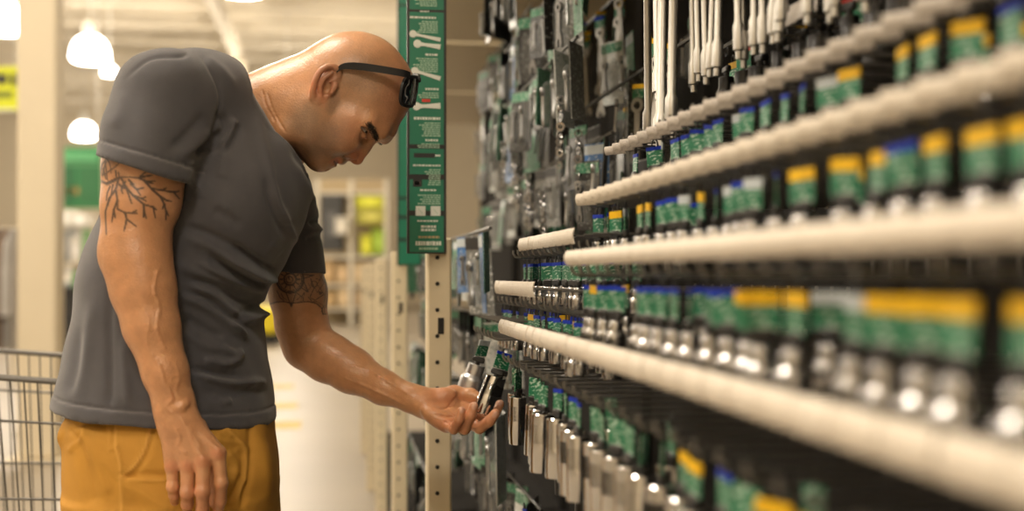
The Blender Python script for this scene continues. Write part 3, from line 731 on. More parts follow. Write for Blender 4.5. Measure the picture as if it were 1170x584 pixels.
# ---- green banner signs on the uprights
SGREEN = mat('banner_green', (0.004, 0.165, 0.095), 0.4)
SBLK = mat('banner_black', (0.012, 0.012, 0.014), 0.4)
SWHT = mat('banner_white', (0.72, 0.76, 0.72), 0.5)
SPALE = mat('banner_pale_print', (0.36, 0.55, 0.42), 0.5)
def banner(d, pxc, label, detail):
    wd, zb, zt_ = .076, .044 if detail else .035, 1.10
    sw = FPX / d
    p = Vector(W(pxc, HY, d)); p.z = ZC + zb
    t = thing('aisle_banner', label, 'sign', p)
    mb = MB(); mb.box((-wd/2, 0, 0), (wd/2, .008, zt_), .001); mb.build('board', SBLK, t)
    # panels from the bottom up, in metres above the lower edge
    k = 2.375 / FPX
    ys = [290, 247, 241, 206, 200, 171, 166, 16, 13, -60, -64, -180, -184, -330]
    panels = [(y0, y1) for y0, y1 in zip(ys[0::2], ys[1::2])]
    zz = lambda py: (290 - py) * k
    for (a, b) in panels:
        mb = MB(); mb.box((-wd/2 + .005, -.0012, max(zz(a), .003)), (wd/2 - .005, .0, zz(b))); mb.build('green_panel', SGREEN, t)
    if not detail: return t
    xx = lambda px: (px - 487.5) * k
    rnd = random.Random(2)
    def bar(a, y0, b, y1, m, nm='print_block'):
        mb = MB(); mb.box((xx(a), -.0018, zz(y1)), (xx(b), -.0010, zz(y0))); return mb.build(nm, m, t)
    def words(y0, y1, a, b, m, lh=1.5, gap=.9, ragged=True, nm='text_lines'):
        """rows of marks standing for print too fine to read"""
        mb = MB(); y = y0
        while y < y1:
            x = a + (rnd.uniform(0, (b - a) * .3) if ragged else 0)
            while x < b:
                w = rnd.uniform(1.2, 4.2); mb.box((xx(x), -.0018, zz(y + lh)), (xx(min(x + w, b)), -.0010, zz(y))); x += w + .8
            y += lh + gap
        o = mb.build(nm, m, t); o['kind'] = 'stuff'; return o
    words(0, 9, 472, 499, SPALE, 1.2, .8); words(14.5, 16, 476, 490, SWHT, 1.2, 5)
    words(21, 24, 468.5, 498, SWHT, 2.2, 5, False); words(26, 39, 475, 500, SPALE)
    words(63, 66, 486, 500, SWHT, 2.2, 5, False); words(68, 84, 472, 500, SPALE)
    words(102, 105, 486, 501, SWHT, 2.2, 5, False); words(107, 113, 477, 501, SPALE)
    bar(482, 114.5, 491.5, 118, RED, 'red_mark')
    words(135, 139, 473, 503, SWHT, 3, 5, False); words(141, 156, 478, 503, SPALE); words(160, 163, 486, 501, SWHT, 2.4, 5, False); words(165, 170, 476, 502, SPALE, 1.2, .7)
    words(189, 191.5, 472, 503, SWHT, 1.8, 5, False); words(194, 213, 485, 503, SPALE); bar(472, 205, 482, 214, SBLK, 'photo_print'); bar(474, 208, 479, 212, SWHT, 'photo_print')
    words(217, 219.5, 480, 498, SWHT, 1.8, 5, False); words(223, 233, 476, 503, SPALE)
    for a in (475, 492):
        bar(a, 236, a + 11, 247, SWHT, 'pictogram')
        mb = MB(); mb.tube([(xx(a + 3), -.0022, zz(239)), (xx(a + 8), -.0022, zz(245))], .0006, 4); mb.build('pictogram_line', SPALE, t)
    words(252, 254.5, 477, 500, SWHT, 1.8, 5, False)
    words(258, 265, 481, 498, SWHT, 2.6, 1.2, False); words(270, 273, 478, 502, mat('banner_tan', (.45, .36, .2), .5), 2.4, 4, False); words(276, 282, 475, 504, SWHT, 4.6, 2, False); words(283, 287, 479, 501, SPALE, 2.6, 2, False)
    # printed ratchets
    def ratchet(x0, y0, x1, y1, hr, w, m):
        mb = MB(); a = Vector((xx(x0), -.0016, zz(y0))); b = Vector((xx(x1), -.0016, zz(y1)))
        M = Matrix.Translation(a) @ Matrix.Rotation(math.pi/2, 4, 'X'); mb.lathe([(0, -.0006), (hr * k, -.0006), (hr * k, .0006), (0, .0006)], 16, M)
        n = (b - a).normalized(); s = Vector((-n.z, 0, n.x)) * w * k
        vs = []
        for f, ww in ((0, 1), (.3, .6), (.55, .75), (1, 1.05)):
            c = a + (b - a) * f; vs += [c + s * ww, c - s * ww]
        vs2 = [v + Vector((0, -.0008, 0)) for v in vs]
        fs = [(2*i, 2*i+1, 2*i+3, 2*i+2) for i in range(3)] + [(8+2*i, 8+2*i+2, 8+2*i+3, 8+2*i+1) for i in range(3)]
        mb.add(vs + vs2, fs); mb.build('tool_print', m, t)
    ratchet(472, 41, 503, 47, 4.2, 2.2, SWHT); ratchet(477, 52, 503, 55, 4.6, 2.8, SWHT); ratchet(474, 83, 503, 91, 4.4, 2.4, SWHT); ratchet(476, 123, 503, 122, 4.6, 3.2, SWHT)
    bar(473, 176, 497, 181, SBLK, 'tool_print'); bar(497, 177.5, 503, 179.5, SWHT, 'tool_print')
    return t
banner(2.360, 487.5, 'tall green banner with white print and tool pictures on the front upright', True)
banner(3.775, 468.0, 'second green banner partly hidden behind the front one', False)
# ================================================================== THE MAN
# ---- implicit surface engine: smooth unions of tapered limbs and ellipsoids, meshed as one skin
class Field:
    def __init__(self, lo, hi, h):
        self.lo = np.array(lo, np.float32); self.h = h
        self.n = np.ceil((np.array(hi) - np.array(lo)) / h).astype(int) + 1
        self.F = np.full(tuple(self.n), 0.5, np.float32)
    def sub(self, lo, hi):
        a = np.clip(np.floor((np.array(lo) - self.lo) / self.h).astype(int), 0, self.n)
        b = np.clip(np.ceil((np.array(hi) - self.lo) / self.h).astype(int) + 1, 0, self.n)
        sl = tuple(slice(i, j) for i, j in zip(a, b))
        ax = [(self.lo[k] + self.h * np.arange(a[k], b[k])).astype(np.float32) for k in range(3)]
        return sl, ax[0][:, None, None], ax[1][None, :, None], ax[2][None, None, :]
    def mix(self, sl, D, k, mode):
        A = self.F[sl]
        if mode == 'cut':
            D = -D
        if k > 0:
            hh = np.maximum(k - np.abs(A - D), 0) / k
            w = hh * hh * (k * 0.25)
        else:
            w = 0
        if mode == 'add':
            self.F[sl] = np.minimum(A, D) - w
        else:
            self.F[sl] = np.maximum(A, D) + w
    def cone(self, a, b, r1, r2, k=0.01, mode='add', sd=1.0):
        """tapered limb from a to b; sd stretches it sideways (along depth)"""
        a = np.array(a, np.float32); b = np.array(b, np.float32)
        m = max(r1, r2) * max(1, sd) + k + 3 * self.h
        sl, X, Y, Z = self.sub(np.minimum(a, b) - m, np.maximum(a, b) + m)
        if min(self.F[sl].shape) == 0: return self
        ba = b - a
        ba_s = np.array([ba[0], ba[1] / sd, ba[2]])
        px, py, pz = X - a[0], (Y - a[1]) / sd, Z - a[2]
        t = np.clip((px * ba_s[0] + py * ba_s[1] + pz * ba_s[2]) / max(1e-9, float(ba_s @ ba_s)), 0, 1)
        D = np.sqrt((px - t * ba_s[0]) ** 2 + (py - t * ba_s[1]) ** 2 + (pz - t * ba_s[2]) ** 2) - (r1 + (r2 - r1) * t)
        self.mix(sl, D.astype(np.float32), k, mode); return self
    def chain(self, pts, rs, k=0.01, mode='add', sd=1.0):
        for i in range(len(pts) - 1):
            self.cone(pts[i], pts[i+1], rs[i], rs[i+1], k, mode, sd)
        return self
    def ell(self, c, r, rot=None, k=0.01, mode='add'):
        """ellipsoid; rot: 3x3, rows are its axes"""
        c = np.array(c, np.float32)
        m = max(r) + k + 3 * self.h
        sl, X, Y, Z = self.sub(c - m, c + m)
        if min(self.F[sl].shape) == 0: return self
        p = [X - c[0], Y - c[1], Z - c[2]]
        if rot is not None:
            p = [rot[i][0] * p[0] + rot[i][1] * p[1] + rot[i][2] * p[2] for i in range(3)]
        k0 = np.sqrt((p[0] / r[0]) ** 2 + (p[1] / r[1]) ** 2 + (p[2] / r[2]) ** 2)
        k1 = np.sqrt((p[0] / r[0]**2) ** 2 + (p[1] / r[1]**2) ** 2 + (p[2] / r[2]**2) ** 2)
        D = k0 * (k0 - 1) / np.maximum(k1, 1e-6)
        self.mix(sl, D.astype(np.float32), k, mode); return self
    def loft(self, secs, k=0.01, mode='add', p=2.2):
        """secs: rows (z, centre l, centre d, half depth a, half width b, turn) from bottom to top"""
        S = np.array(secs, float)
        S = S[np.argsort(S[:, 0])]
        m = max(S[:, 3].max(), S[:, 4].max()) + 0.03
        lo = np.array([S[:, 1].min() - m, S[:, 2].min() - m, S[0, 0] - 0.03])
        hi = np.array([S[:, 1].max() + m, S[:, 2].max() + m, S[-1, 0] + 0.03])
        sl, X, Y, Z = self.sub(lo, hi)
        z = Z.ravel()
        zz = np.clip(z, S[0, 0], S[-1, 0])
        def ip(c):                                   # smooth interpolation of a column
            x, y = S[:, 0], S[:, c]
            g = np.gradient(y, x)
            i = np.clip(np.searchsorted(x, zz) - 1, 0, len(x) - 2)
            hx = x[i+1] - x[i]; t = (zz - x[i]) / hx
            return ((2*t**3-3*t**2+1)*y[i] + (t**3-2*t**2+t)*hx*g[i] + (-2*t**3+3*t**2)*y[i+1] + (t**3-t**2)*hx*g[i+1]).astype(np.float32)[None, None, :]
        cl, cd, a, b, ph = [ip(c) for c in range(1, 6)]
        dx, dy = X - cl, Y - cd
        c, s = np.cos(ph), np.sin(ph)
        u, v = dx * c + dy * s, -dx * s + dy * c
        R = (np.abs(u / a) ** p + np.abs(v / b) ** p) ** (1 / p)
        rr = np.sqrt(u * u + v * v)
        D = rr - rr / np.maximum(R, 1e-4)
        D = np.maximum(D, np.abs(Z - (S[0, 0] + S[-1, 0]) / 2) - (S[-1, 0] - S[0, 0]) / 2)
        self.mix(sl, D.astype(np.float32), k, mode); return self
    def half(self, p0, n, mode='add_cut'):
        """keep only the side of the plane that n points away from"""
        n = np.array(n, np.float32); n = n / np.linalg.norm(n)
        sl, X, Y, Z = self.sub(self.lo, self.lo + self.n * self.h)
        D = (X - p0[0]) * n[0] + (Y - p0[1]) * n[1] + (Z - p0[2]) * n[2]
        self.F[sl] = np.maximum(self.F[sl], D); return self
    def merge(self, other, k=0.0, mode='add'):
        self.mix(tuple(slice(0, m) for m in self.n), other.F if mode == 'add' else other.F, k, mode); return self
    def mesh(self):
        F = self.F; s = F < 0
        n = F.shape
        cnt = np.zeros((n[0]-1, n[1]-1, n[2]-1), np.uint8)
        for i in (0, 1):
            for j in (0, 1):
                for k in (0, 1):
                    cnt += s[i:n[0]-1+i, j:n[1]-1+j, k:n[2]-1+k]
        act = np.argwhere((cnt > 0) & (cnt < 8))
        idx = np.full(cnt.shape, -1, np.int32)
        idx[act[:, 0], act[:, 1], act[:, 2]] = np.arange(len(act))
        P = np.zeros((len(act), 3)); C = np.zeros(len(act))
        corners = [(i, j, k) for i in (0, 1) for j in (0, 1) for k in (0, 1)]
        for c0 in corners:
            for ax in range(3):
                if c0[ax]: continue
                c1 = list(c0); c1[ax] = 1
                fa = F[act[:, 0]+c0[0], act[:, 1]+c0[1], act[:, 2]+c0[2]]
                fb = F[act[:, 0]+c1[0], act[:, 1]+c1[1], act[:, 2]+c1[2]]
                x = (fa < 0) != (fb < 0)
                t = np.where(x, fa / np.where(x, fa - fb, 1), 0)
                q = np.tile(np.array(c0, float), (len(act), 1)); q[:, ax] += t
                P += q * x[:, None]; C += x
        V = self.lo + self.h * (act + P / C[:, None])
        quads = []
        for ax in range(3):
            a, b = [(1, 2), (2, 0), (0, 1)][ax]
            sl0 = [slice(1, -1)] * 3; sl1 = [slice(1, -1)] * 3
            sl0[ax] = slice(0, -1); sl1[ax] = slice(1, None)
            s0, s1 = s[tuple(sl0)], s[tuple(sl1)]
            e = np.argwhere(s0 != s1)
            flip = s0[e[:, 0], e[:, 1], e[:, 2]]
            base = e.copy()
            for k in range(3):
                if k != ax: base[:, k] += 1
            def cell(da, db):
                g = base.copy(); g[:, a] += da; g[:, b] += db
                return idx[g[:, 0], g[:, 1], g[:, 2]]
            q = np.stack([cell(-1, -1), cell(0, -1), cell(0, 0), cell(-1, 0)], 1)
            q[~flip] = q[~flip][:, ::-1]
            quads.append(q)
        Fq = np.concatenate(quads)
        return V, Fq[(Fq >= 0).all(1)]

def normals(V, Fq):
    a, b, c, d = [V[Fq[:, i]] for i in range(4)]
    fn = np.cross(c - a, d - b)
    N = np.zeros_like(V)
    for i in range(4):
        for k in range(3):
            N[:, k] += np.bincount(Fq[:, i], fn[:, k], len(V))
    return N / np.maximum(np.linalg.norm(N, axis=1, keepdims=True), 1e-9)
def relax(V, Fq, it=2, lam=0.5):
    for _ in range(it):
        S = np.zeros_like(V); C = np.zeros(len(V))
        for i, j in ((0, 1), (1, 2), (2, 3), (3, 0)):
            for k in range(3):
                S[:, k] += np.bincount(Fq[:, i], V[Fq[:, j], k], len(V)) + np.bincount(Fq[:, j], V[Fq[:, i], k], len(V))
            C += np.bincount(Fq[:, i], minlength=len(V)) + np.bincount(Fq[:, j], minlength=len(V))
        V = V + lam * (S / np.maximum(C, 1)[:, None] - V)
    return V
def proj(V):
    return np.stack([CX + FPX * V[:, 0] / V[:, 1], HY - FPX * (V[:, 2] - ZC) / V[:, 1]], 1)
def seg_dist(p, line):
    """distance of points p to a polyline, and the running length fraction of the closest point"""
    best = np.full(len(p), 1e9); tt = np.zeros(len(p)); L = len(line) - 1
    for i in range(L):
        a = np.array(line[i], float); b = np.array(line[i+1], float); ba = b - a
        t = np.clip(((p - a) @ ba) / max(ba @ ba, 1e-9), 0, 1)
        d = np.linalg.norm(p - a - t[:, None] * ba, axis=1)
        m = d < best
        best[m] = d[m]; tt[m] = (i + t[m]) / L
    return best, tt
def facing(V, N):
    ray = V - np.array([0, 0, ZC]); ray /= np.linalg.norm(ray, axis=1, keepdims=True)
    return -(ray * N).sum(1)
def emit_mesh(name, V, Fq, material, parent=None, attrs=None):
    Vw = q2w(V)
    me = bpy.data.meshes.new(name)
    me.vertices.add(len(Vw)); me.vertices.foreach_set('co', Vw.astype(np.float32).ravel())
    nq = len(Fq)
    me.loops.add(nq * 4); me.loops.foreach_set('vertex_index', Fq.astype(np.int32).ravel())
    me.polygons.add(nq)
    me.polygons.foreach_set('loop_start', np.arange(0, nq * 4, 4, dtype=np.int32))
    me.polygons.foreach_set('loop_total', np.full(nq, 4, np.int32))
    me.polygons.foreach_set('use_smooth', np.ones(nq, bool))
    me.update(calc_edges=True); me.validate()
    for k, arr in (attrs or {}).items():
        at = me.attributes.new(k, 'FLOAT', 'POINT'); at.data.foreach_set('value', arr.astype(np.float32))
    me.materials.append(material)
    o = bpy.data.objects.new(name, me); col.objects.link(o); o.parent = parent
    return o
def curve_pts(ctrl, n=6):
    """Catmull-Rom through control points"""
    c = [np.array(p, float) for p in ctrl]; c = [2*c[0]-c[1]] + c + [2*c[-1]-c[-2]]
    out = []
    for i in range(1, len(c) - 2):
        for k in range(n):
            t = k / n
            out.append(0.5*((2*c[i]) + (c[i+1]-c[i-1])*t + (2*c[i-1]-5*c[i]+4*c[i+1]-c[i+2])*t*t + (-c[i-1]+3*c[i]-3*c[i+1]+c[i+2])*t**3))
    return out + [c[-2]]

# ---- materials of the man
def attr_mix(nt, prev, name, color, strength=1.0):
    a = nt.nodes.new('ShaderNodeAttribute'); a.attribute_name = name
    mu = nt.nodes.new('ShaderNodeMath'); mu.operation = 'MULTIPLY'; mu.inputs[1].default_value = strength; mu.use_clamp = True
    mx = nt.nodes.new('ShaderNodeMix'); mx.data_type = 'RGBA'
    nt.links.new(a.outputs['Fac'], mu.inputs[0]); nt.links.new(mu.outputs[0], mx.inputs[0])
    nt.links.new(prev, mx.inputs[6]); mx.inputs[7].default_value = (*color, 1)
    return mx.outputs[2]
SKIN = mat('skin', (0.56, 0.285, 0.145), 0.30, noise=0.22, nscale=70, bump=0.40, bscale=330, spec=0.6)
_nt = SKIN.node_tree; _b = _nt.nodes['Principled BSDF']
_c = _b.inputs['Base Color'].links[0].from_socket
_c = attr_mix(_nt, _c, 'flush', (0.50, 0.15, 0.085), 0.75)
_c = attr_mix(_nt, _c, 'stubble', (0.16, 0.115, 0.085), 0.68)
_c = attr_mix(_nt, _c, 'nail', (0.62, 0.36, 0.27), 0.8)
_c = attr_mix(_nt, _c, 'ink', (0.030, 0.027, 0.027), 0.92)
_nt.links.new(_c, _b.inputs['Base Color'])
_b.inputs['Subsurface Weight'].default_value = 0.12
_b.inputs['Subsurface Radius'].default_value = (0.012, 0.005, 0.003)
_b.inputs['Subsurface Scale'].default_value = 1.0
SHIRT = mat('grey_cotton_jersey', (0.080, 0.079, 0.091), 0.82, noise=0.14, nscale=30, bump=0.35, bscale=900, spec=0.25)
_nt = SHIRT.node_tree; _b = _nt.nodes['Principled BSDF']
_c = attr_mix(_nt, _b.inputs['Base Color'].links[0].from_socket, 'stitch', (0.16, 0.15, 0.155), 0.6)
_nt.links.new(_c, _b.inputs['Base Color'])
_b.inputs['Sheen Weight'].default_value = 0.25
PANTS = mat('mustard_cotton_twill', (0.52, 0.265, 0.045), 0.75, noise=0.16, nscale=25, bump=0.4, bscale=700, spec=0.25)
_nt = PANTS.node_tree; _b = _nt.nodes['Principled BSDF']
_c = attr_mix(_nt, _b.inputs['Base Color'].links[0].from_socket, 'stitch', (0.80, 0.46, 0.12), 0.7)
_nt.links.new(_c, _b.inputs['Base Color'])

# ---- head and neck
HD = 1.97; HS = FPX / HD                      # head mid-plane depth, pixels per metre there
def H(px, py, w=0.0):
    q = Q(px, py, HD - abs(w) / HS)
    if w < 0: q[1] = HD - w / HS
    return q
def m_(v): return v / HS
def ax2(deg):
    """axes turned in the profile plane: first along (cos, -sin) on the picture, second sideways, third across"""
    a = math.radians(deg)
    return [(math.cos(a), 0, math.sin(a)), (0, 1, 0), (-math.sin(a), 0, math.cos(a))]
NECK_A, NECK_B = H(262, 152), H(338, 124)
hf = Field(H(225, 225) - [0, .135, 0], H(482, 22) + [0, .135, 0], 0.00135)
S_ = lambda *v: tuple(m_(x) for x in v)
hf.ell(H(410.5, 96), S_(58, 52, 58), k=0)
hf.ell(H(393, 94), S_(58, 53, 53), ax2(20), k=m_(12))                       # occiput
hf.ell(H(430, 111), S_(33, 45, 46), ax2(-55), k=m_(14))                     # forehead
hf.chain([NECK_A, NECK_B, H(362, 116)], [m_(56), m_(50), m_(48)], k=m_(22), sd=1.0)
hf.cone(H(250, 168), H(345, 106), m_(60), m_(30), k=m_(20))                 # nape
hf.chain([H(423, 127), H(396, 150), H(374, 169)], [m_(30), m_(26), m_(18)], k=m_(18), sd=1.28)
for s in (1, -1):
    hf.chain([H(366, 128, 38*s), H(353, 150, 36*s), H(363, 176, 14*s)], [m_(17), m_(15), m_(13)], k=m_(20))   # jaw
    hf.ell(H(404, 138, 36*s), S_(19, 15, 15), ax2(-50), k=m_(14))            # cheekbone
    hf.ell(H(385, 152, 32*s), S_(24, 15, 19), ax2(-40), k=m_(16))
    hf.chain([H(439.5, 147.5, 4*s), H(432, 148, 22*s), H(423, 139.5, 38*s)], [m_(9.5), m_(9.5), m_(8)], k=m_(12))    # brow ridge
hf.ell(H(365, 183), S_(12, 17, 12), k=m_(9))                                 # chin
hf.ell(H(386, 167), S_(17, 23, 12.5), ax2(-35), k=m_(9))                      # muzzle
for s in (1, -1):                                                            # eye sockets, then lids
    hf.ell(H(421.5, 155, 29*s), S_(8.5, 16, 9), ax2(-50), k=m_(8), mode='cut')
    hf.ell(H(411.5, 147.5, 30*s), S_(10.2, 11.5, 10.2), k=m_(3.5))
    hf.ell(H(419.3, 150.6, 37*s), S_(9.5, 16, 2.6), ax2(-42), k=m_(0.8), mode='cut')
    hf.chain([H(426, 154, 20*s), H(422.5, 148.4, 33*s), H(412, 142.0, 41.5*s)], [m_(2.0), m_(2.3), m_(1.6)], k=m_(2.5))   # upper lid fold
    hf.chain([H(418.5, 158, 20*s), H(415.6, 154.6, 33*s), H(410.5, 148.5, 41*s)], [m_(1.5), m_(1.6), m_(1.1)], k=m_(3))
hf.chain([H(421.5, 158.5), H(415.2, 168.3), H(408.0, 181.2)], [m_(6.8), m_(6.5), m_(7.3)], k=m_(7), sd=1.0)   # nose
for s in (1, -1):
    hf.ell(H(401.5, 176.0, 9.5*s), S_(7.8, 5.6, 6.0), ax2(-40), k=m_(3.5))
    hf.ell(H(402.5, 183.0, 6.4*s), S_(4.4, 2.8, 3.1), ax2(-30), k=m_(1.5), mode='cut')      # nostril
    hf.chain([H(399, 167.5, 14.5*s), H(395, 172, 16*s), H(393.5, 177, 16*s)], [m_(2.0), m_(2.2), m_(1.6)], k=m_(3.0), mode='cut')  # wing crease
hf.chain([H(399, 175.5), H(392, 179.5)], [m_(5), m_(5)], k=m_(5), sd=1.3)
hf.chain([H(384.5, 175.5, 17), H(388.8, 181.8, 6), H(388.8, 181.8, -6), H(384.5, 175.5, -17)], [m_(2.4), m_(4.4), m_(4.4), m_(2.4)], k=m_(4))  # upper lip
hf.chain([H(376.5, 177.5, 15), H(379.4, 184.0, 6), H(379.4, 184.0, -6), H(376.5, 177.5, -15)], [m_(2.4), m_(4.2), m_(4.2), m_(2.4)], k=m_(4))  # lower lip
hf.chain([H(379.5, 174.0, 20.5), H(383.6, 184.5, 12), H(384.2, 187.2, 0), H(383.6, 184.5, -12), H(379.5, 174.0, -20.5)], [m_(1.1), m_(1.7), m_(2.0), m_(1.7), m_(1.1)], k=m_(1.6), mode='cut')
hf.chain([H(371.5, 186, 9), H(372, 189.5, 0), H(371.5, 186, -9)], [m_(2.4)]*3, k=m_(5), mode='cut')   # fold above the chin
# neck muscles and creases
hf.chain([H(356, 118, 44), H(325, 150, 44), H(300, 176, 30)], [m_(9), m_(9), m_(8)], k=m_(14))
for s in (1, -1):                                                            # ears
    E = lambda x, y, w: H(x, y, w * s)
    hf.ell(E(373, 95, 55), S_(21, 4.0, 11.5), ax2(62), k=m_(4))
    rim = curve_pts([(387, 90, 53.5), (386.5, 80, 57), (378, 75.8, 60), (367.5, 80, 63), (361, 90, 64), (357.8, 102, 62.5), (357.2, 112, 59)], 4)
    hf.chain([E(*p) for p in rim], [m_(3.0)] * len(rim), k=m_(2.0))
    hf.ell(E(361.5, 112.5, 57.5), S_(5.4, 3.0, 6), k=m_(4))
    hf.ell(E(373.5, 97, 60.5), S_(12.5, 5.0, 7.0), ax2(60), k=m_(2.2), mode='cut')           # hollow of the ear
    ah = curve_pts([(379, 83.5, 58.5), (370, 90, 60.5), (366, 99, 60), (367, 107.5, 57.5)], 4)
    hf.chain([E(*p) for p in ah], [m_(2.2)] * len(ah), k=m_(2.2))
    hf.ell(E(374, 102, 58), S_(6.0, 5.0, 4.6), ax2(60), k=m_(2), mode='cut')
    hf.chain([E(383, 99, 57), E(379, 105.5, 57.5)], [m_(3.4), m_(2.8)], k=m_(3))
    hf.chain([E(384, 90, 56), E(376, 93.5, 58.5)], [m_(1.7), m_(1.3)], k=m_(2))
def on_surface(fld, px, py, d0, d1, n=160):
    """first crossing of the viewing ray with the field"""
    ds = np.linspace(d0, d1, n)
    q = np.stack([Q(px, py, d) for d in ds])
    ii = np.clip(((q - fld.lo) / fld.h).round().astype(int), 0, fld.n - 1)
    f = fld.F[ii[:, 0], ii[:, 1], ii[:, 2]]
    hit = np.argmax(f < 0)
    return q[hit] if f[hit] < 0 else None
def crease(fld, ln, d0, d1, r, k):
    pts = [on_surface(fld, p[0], p[1], d0, d1) for p in curve_pts(ln, 4)]
    pts = [p for p in pts if p is not None]
    if len(pts) > 2: fld.chain(pts, [r] * len(pts), k=k, mode='cut')
for ln in ([(306, 108), (313, 128), (326, 150)], [(300, 104), (304, 120), (314, 138)]):
    crease(hf, ln, 1.84, 2.0, .0001, .0035)
BROW_PTS = [on_surface(hf, p[0], p[1], 1.84, 2.0) for p in curve_pts([(431.5, 160.0), (430.8, 154), (428.8, 149.5), (425.5, 146.0), (422, 144.2)], 6)]
BROW_PTS = [p - [0, .0006, 0] for p in BROW_PTS if p is not None]
V1, F1 = hf.mesh()
del hf
V1 = relax(V1, F1, 1, 0.4)
P1 = proj(V1); N1 = normals(V1, F1)
def blob(P, x, y, rx, ry, ang=0.0, soft=0.5):
    a = math.radians(ang); dx, dy = P[:, 0] - x, P[:, 1] - y
    u = dx * math.cos(a) + dy * math.sin(a); v = -dx * math.sin(a) + dy * math.cos(a)
    r = np.sqrt((u / rx) ** 2 + (v / ry) ** 2)
    return np.clip((1 + soft - r) / (2 * soft), 0, 1)
rng = np.random.RandomState(4)
lat = (HD - V1[:, 1]) * HS
beard = np.maximum.reduce([blob(P1, 366, 160, 34, 24, -35), blob(P1, 350, 140, 20, 26, 10), blob(P1, 388, 180, 12, 8, 30), blob(P1, 381, 118, 8, 16, 20)])
scalp = 0.8 * np.maximum(blob(P1, 415, 88, 44, 34, 10, 0.6), 0)
lips = np.maximum(blob(P1, 386, 183, 7.5, 4.5, 60), blob(P1, 379, 183, 6, 4.5, 50)) * (np.abs(lat) < 21)
stub = np.clip(np.maximum(beard, scalp) * (1 - lips) * (0.75 + 0.5 * rng.rand(len(P1))), 0, 1)
ear_m = (np.abs(lat) > 56) * blob(P1, 371, 95, 19, 24, 0, 0.3)
flush = np.clip(np.maximum.reduce([0.65 * ear_m, lips * 0.9, 0.7 * blob(P1, 407, 180, 11, 9), 0.35 * blob(P1, 395, 150, 22, 16, -40), 0.3 * blob(P1, 455, 110, 22, 40, 10)]), 0, 1)
brow = np.zeros(len(P1))

# ---- arms and hands
def arm_field(lo, hi, h=0.0016): return Field(lo, hi, h)
def sc(d): return FPX / d
# right arm, hanging beside the body
AR = [(182, 112, 1.80), (164, 190, 1.770), (159, 235, 1.762), (155, 278, 1.757), (157, 300, 1.752), (163, 330, 1.748), (173, 372, 1.742), (189, 425, 1.738), (199, 462, 1.738)]
RR = [.054, .0560, .0515, .0475, .0465, .0440, .0385, .0310, .0272]
ar = arm_field(Q(95, 640, 1.72) - [.01, 0, 0] + [0, -.09, 0], Q(290, 90, 1.72) + [0, .19, 0])
ar.chain([Q(*p) for p in AR], RR, k=.012)
ar.ell(Q(180, 205, 1.765), (.062, .034, .033), ax2(100), k=.016)               # biceps
ar.ell(Q(148, 207, 1.768), (.060, .036, .029), ax2(88), k=.016)               # triceps
ar.ell(Q(170, 318, 1.745), (.055, .034, .026), ax2(105), k=.02)               # forearm muscle
ar.ell(Q(128, 292, 1.757), (.014, .018, .018), k=.02)                        # elbow bone
ar.chain([Q(199, 462, 1.738), Q(203, 482, 1.735)], [.0265, .0280], k=.015, sd=0.72)
ar.ell(Q(186, 470, 1.727), (.009, .010, .010), k=.012)                       # wrist bone
KN = {'p': (197, 533, 1.738), 'r': (214.5, 533, 1.729), 'm': (232, 528, 1.726), 'i': (249.5, 518, 1.734)}
WR = {'p': (194, 482, 1.737), 'r': (200, 480, 1.733), 'm': (208, 480, 1.733), 'i': (216, 482, 1.737)}
for kk in 'prmi':
    ar.cone(Q(*WR[kk]), Q(*KN[kk]), .0155, .0108, k=.012)
    ar.ell(Q(KN[kk][0], KN[kk][1], KN[kk][2] - .003), (.0088, .0085, .0095), k=.006)         # knuckle
    w = WR[kk]; e = KN[kk]
    ar.cone(Q(w[0]*.6+e[0]*.4, w[1]*.6+e[1]*.4, w[2] - .0115), Q(e[0], e[1] - 3, e[2] - .0095), .0026, .0030, k=.004)   # tendon
FR = {'p': [(197, 533, 1.738), (197.5, 556, 1.734), (199, 566, 1.744), (199.5, 573, 1.756)],
      'r': [(214.5, 533, 1.729), (214, 563, 1.722), (214, 576, 1.735), (214, 582, 1.748)],
      'm': [(232, 528, 1.726), (231.5, 562, 1.718), (231.5, 581, 1.729), (231, 590, 1.743)],
      'i': [(249.5, 518, 1.734), (252.5, 552, 1.731), (251.5, 572, 1.744), (248.5, 586, 1.757)]}
for kk, pts in FR.items():
    r0 = {'p': .0088, 'r': .0100, 'm': .0104, 'i': .0100}[kk]
    ar.chain([Q(*p) for p in pts], [r0 * 1.02, r0 * .93, r0 * .86, r0 * .74], k=.0035)
    p = pts[1]; ar.ell(Q(*p), (r0 * .98, r0 * 1.0, r0 * 1.05), k=.003)
ar.chain([Q(222, 490, 1.765), Q(241, 520, 1.785), Q(247, 552, 1.790), Q(246, 574, 1.795)], [.019, .0135, .0115, .0095], k=.010)   # thumb
veins_r = [[(181, 306), (176, 330), (182, 352), (179, 375), (188, 398)], [(160, 345), (170, 365), (168, 392), (182, 418), (189, 440)], [(200, 415), (204, 432), (201, 448), (209, 462), (210, 470)],
           [(190, 440), (197, 455), (190, 464), (199, 474)], [(200, 488), (206, 500), (203, 510), (212, 518)], [(216, 485), (222, 500), (229, 512)], [(207, 478), (215, 490), (220, 505), (226, 518)]]
def lay_veins(fld, lines, d0, d1, r):
    out = []
    for ln in lines:
        pts = [on_surface(fld, p[0], p[1], d0, d1) for p in curve_pts(ln, 4)]
        out.append([p for p in pts if p is not None])
    for pts in out:
        if len(pts) > 2:
            n = len(pts)
            fld.chain(pts, [r * (0.55 + 0.45 * math.sin(math.pi * i / (n-1))) for i in range(n)], k=.004)
lay_veins(ar, veins_r, 1.62, 1.9, .0008)
for (x, y) in ((205, 466), (211, 461)):
    p = on_surface(ar, x, y, 1.62, 1.9)
    if p is not None: ar.ell(p, (.006, .004, .005), k=.006)
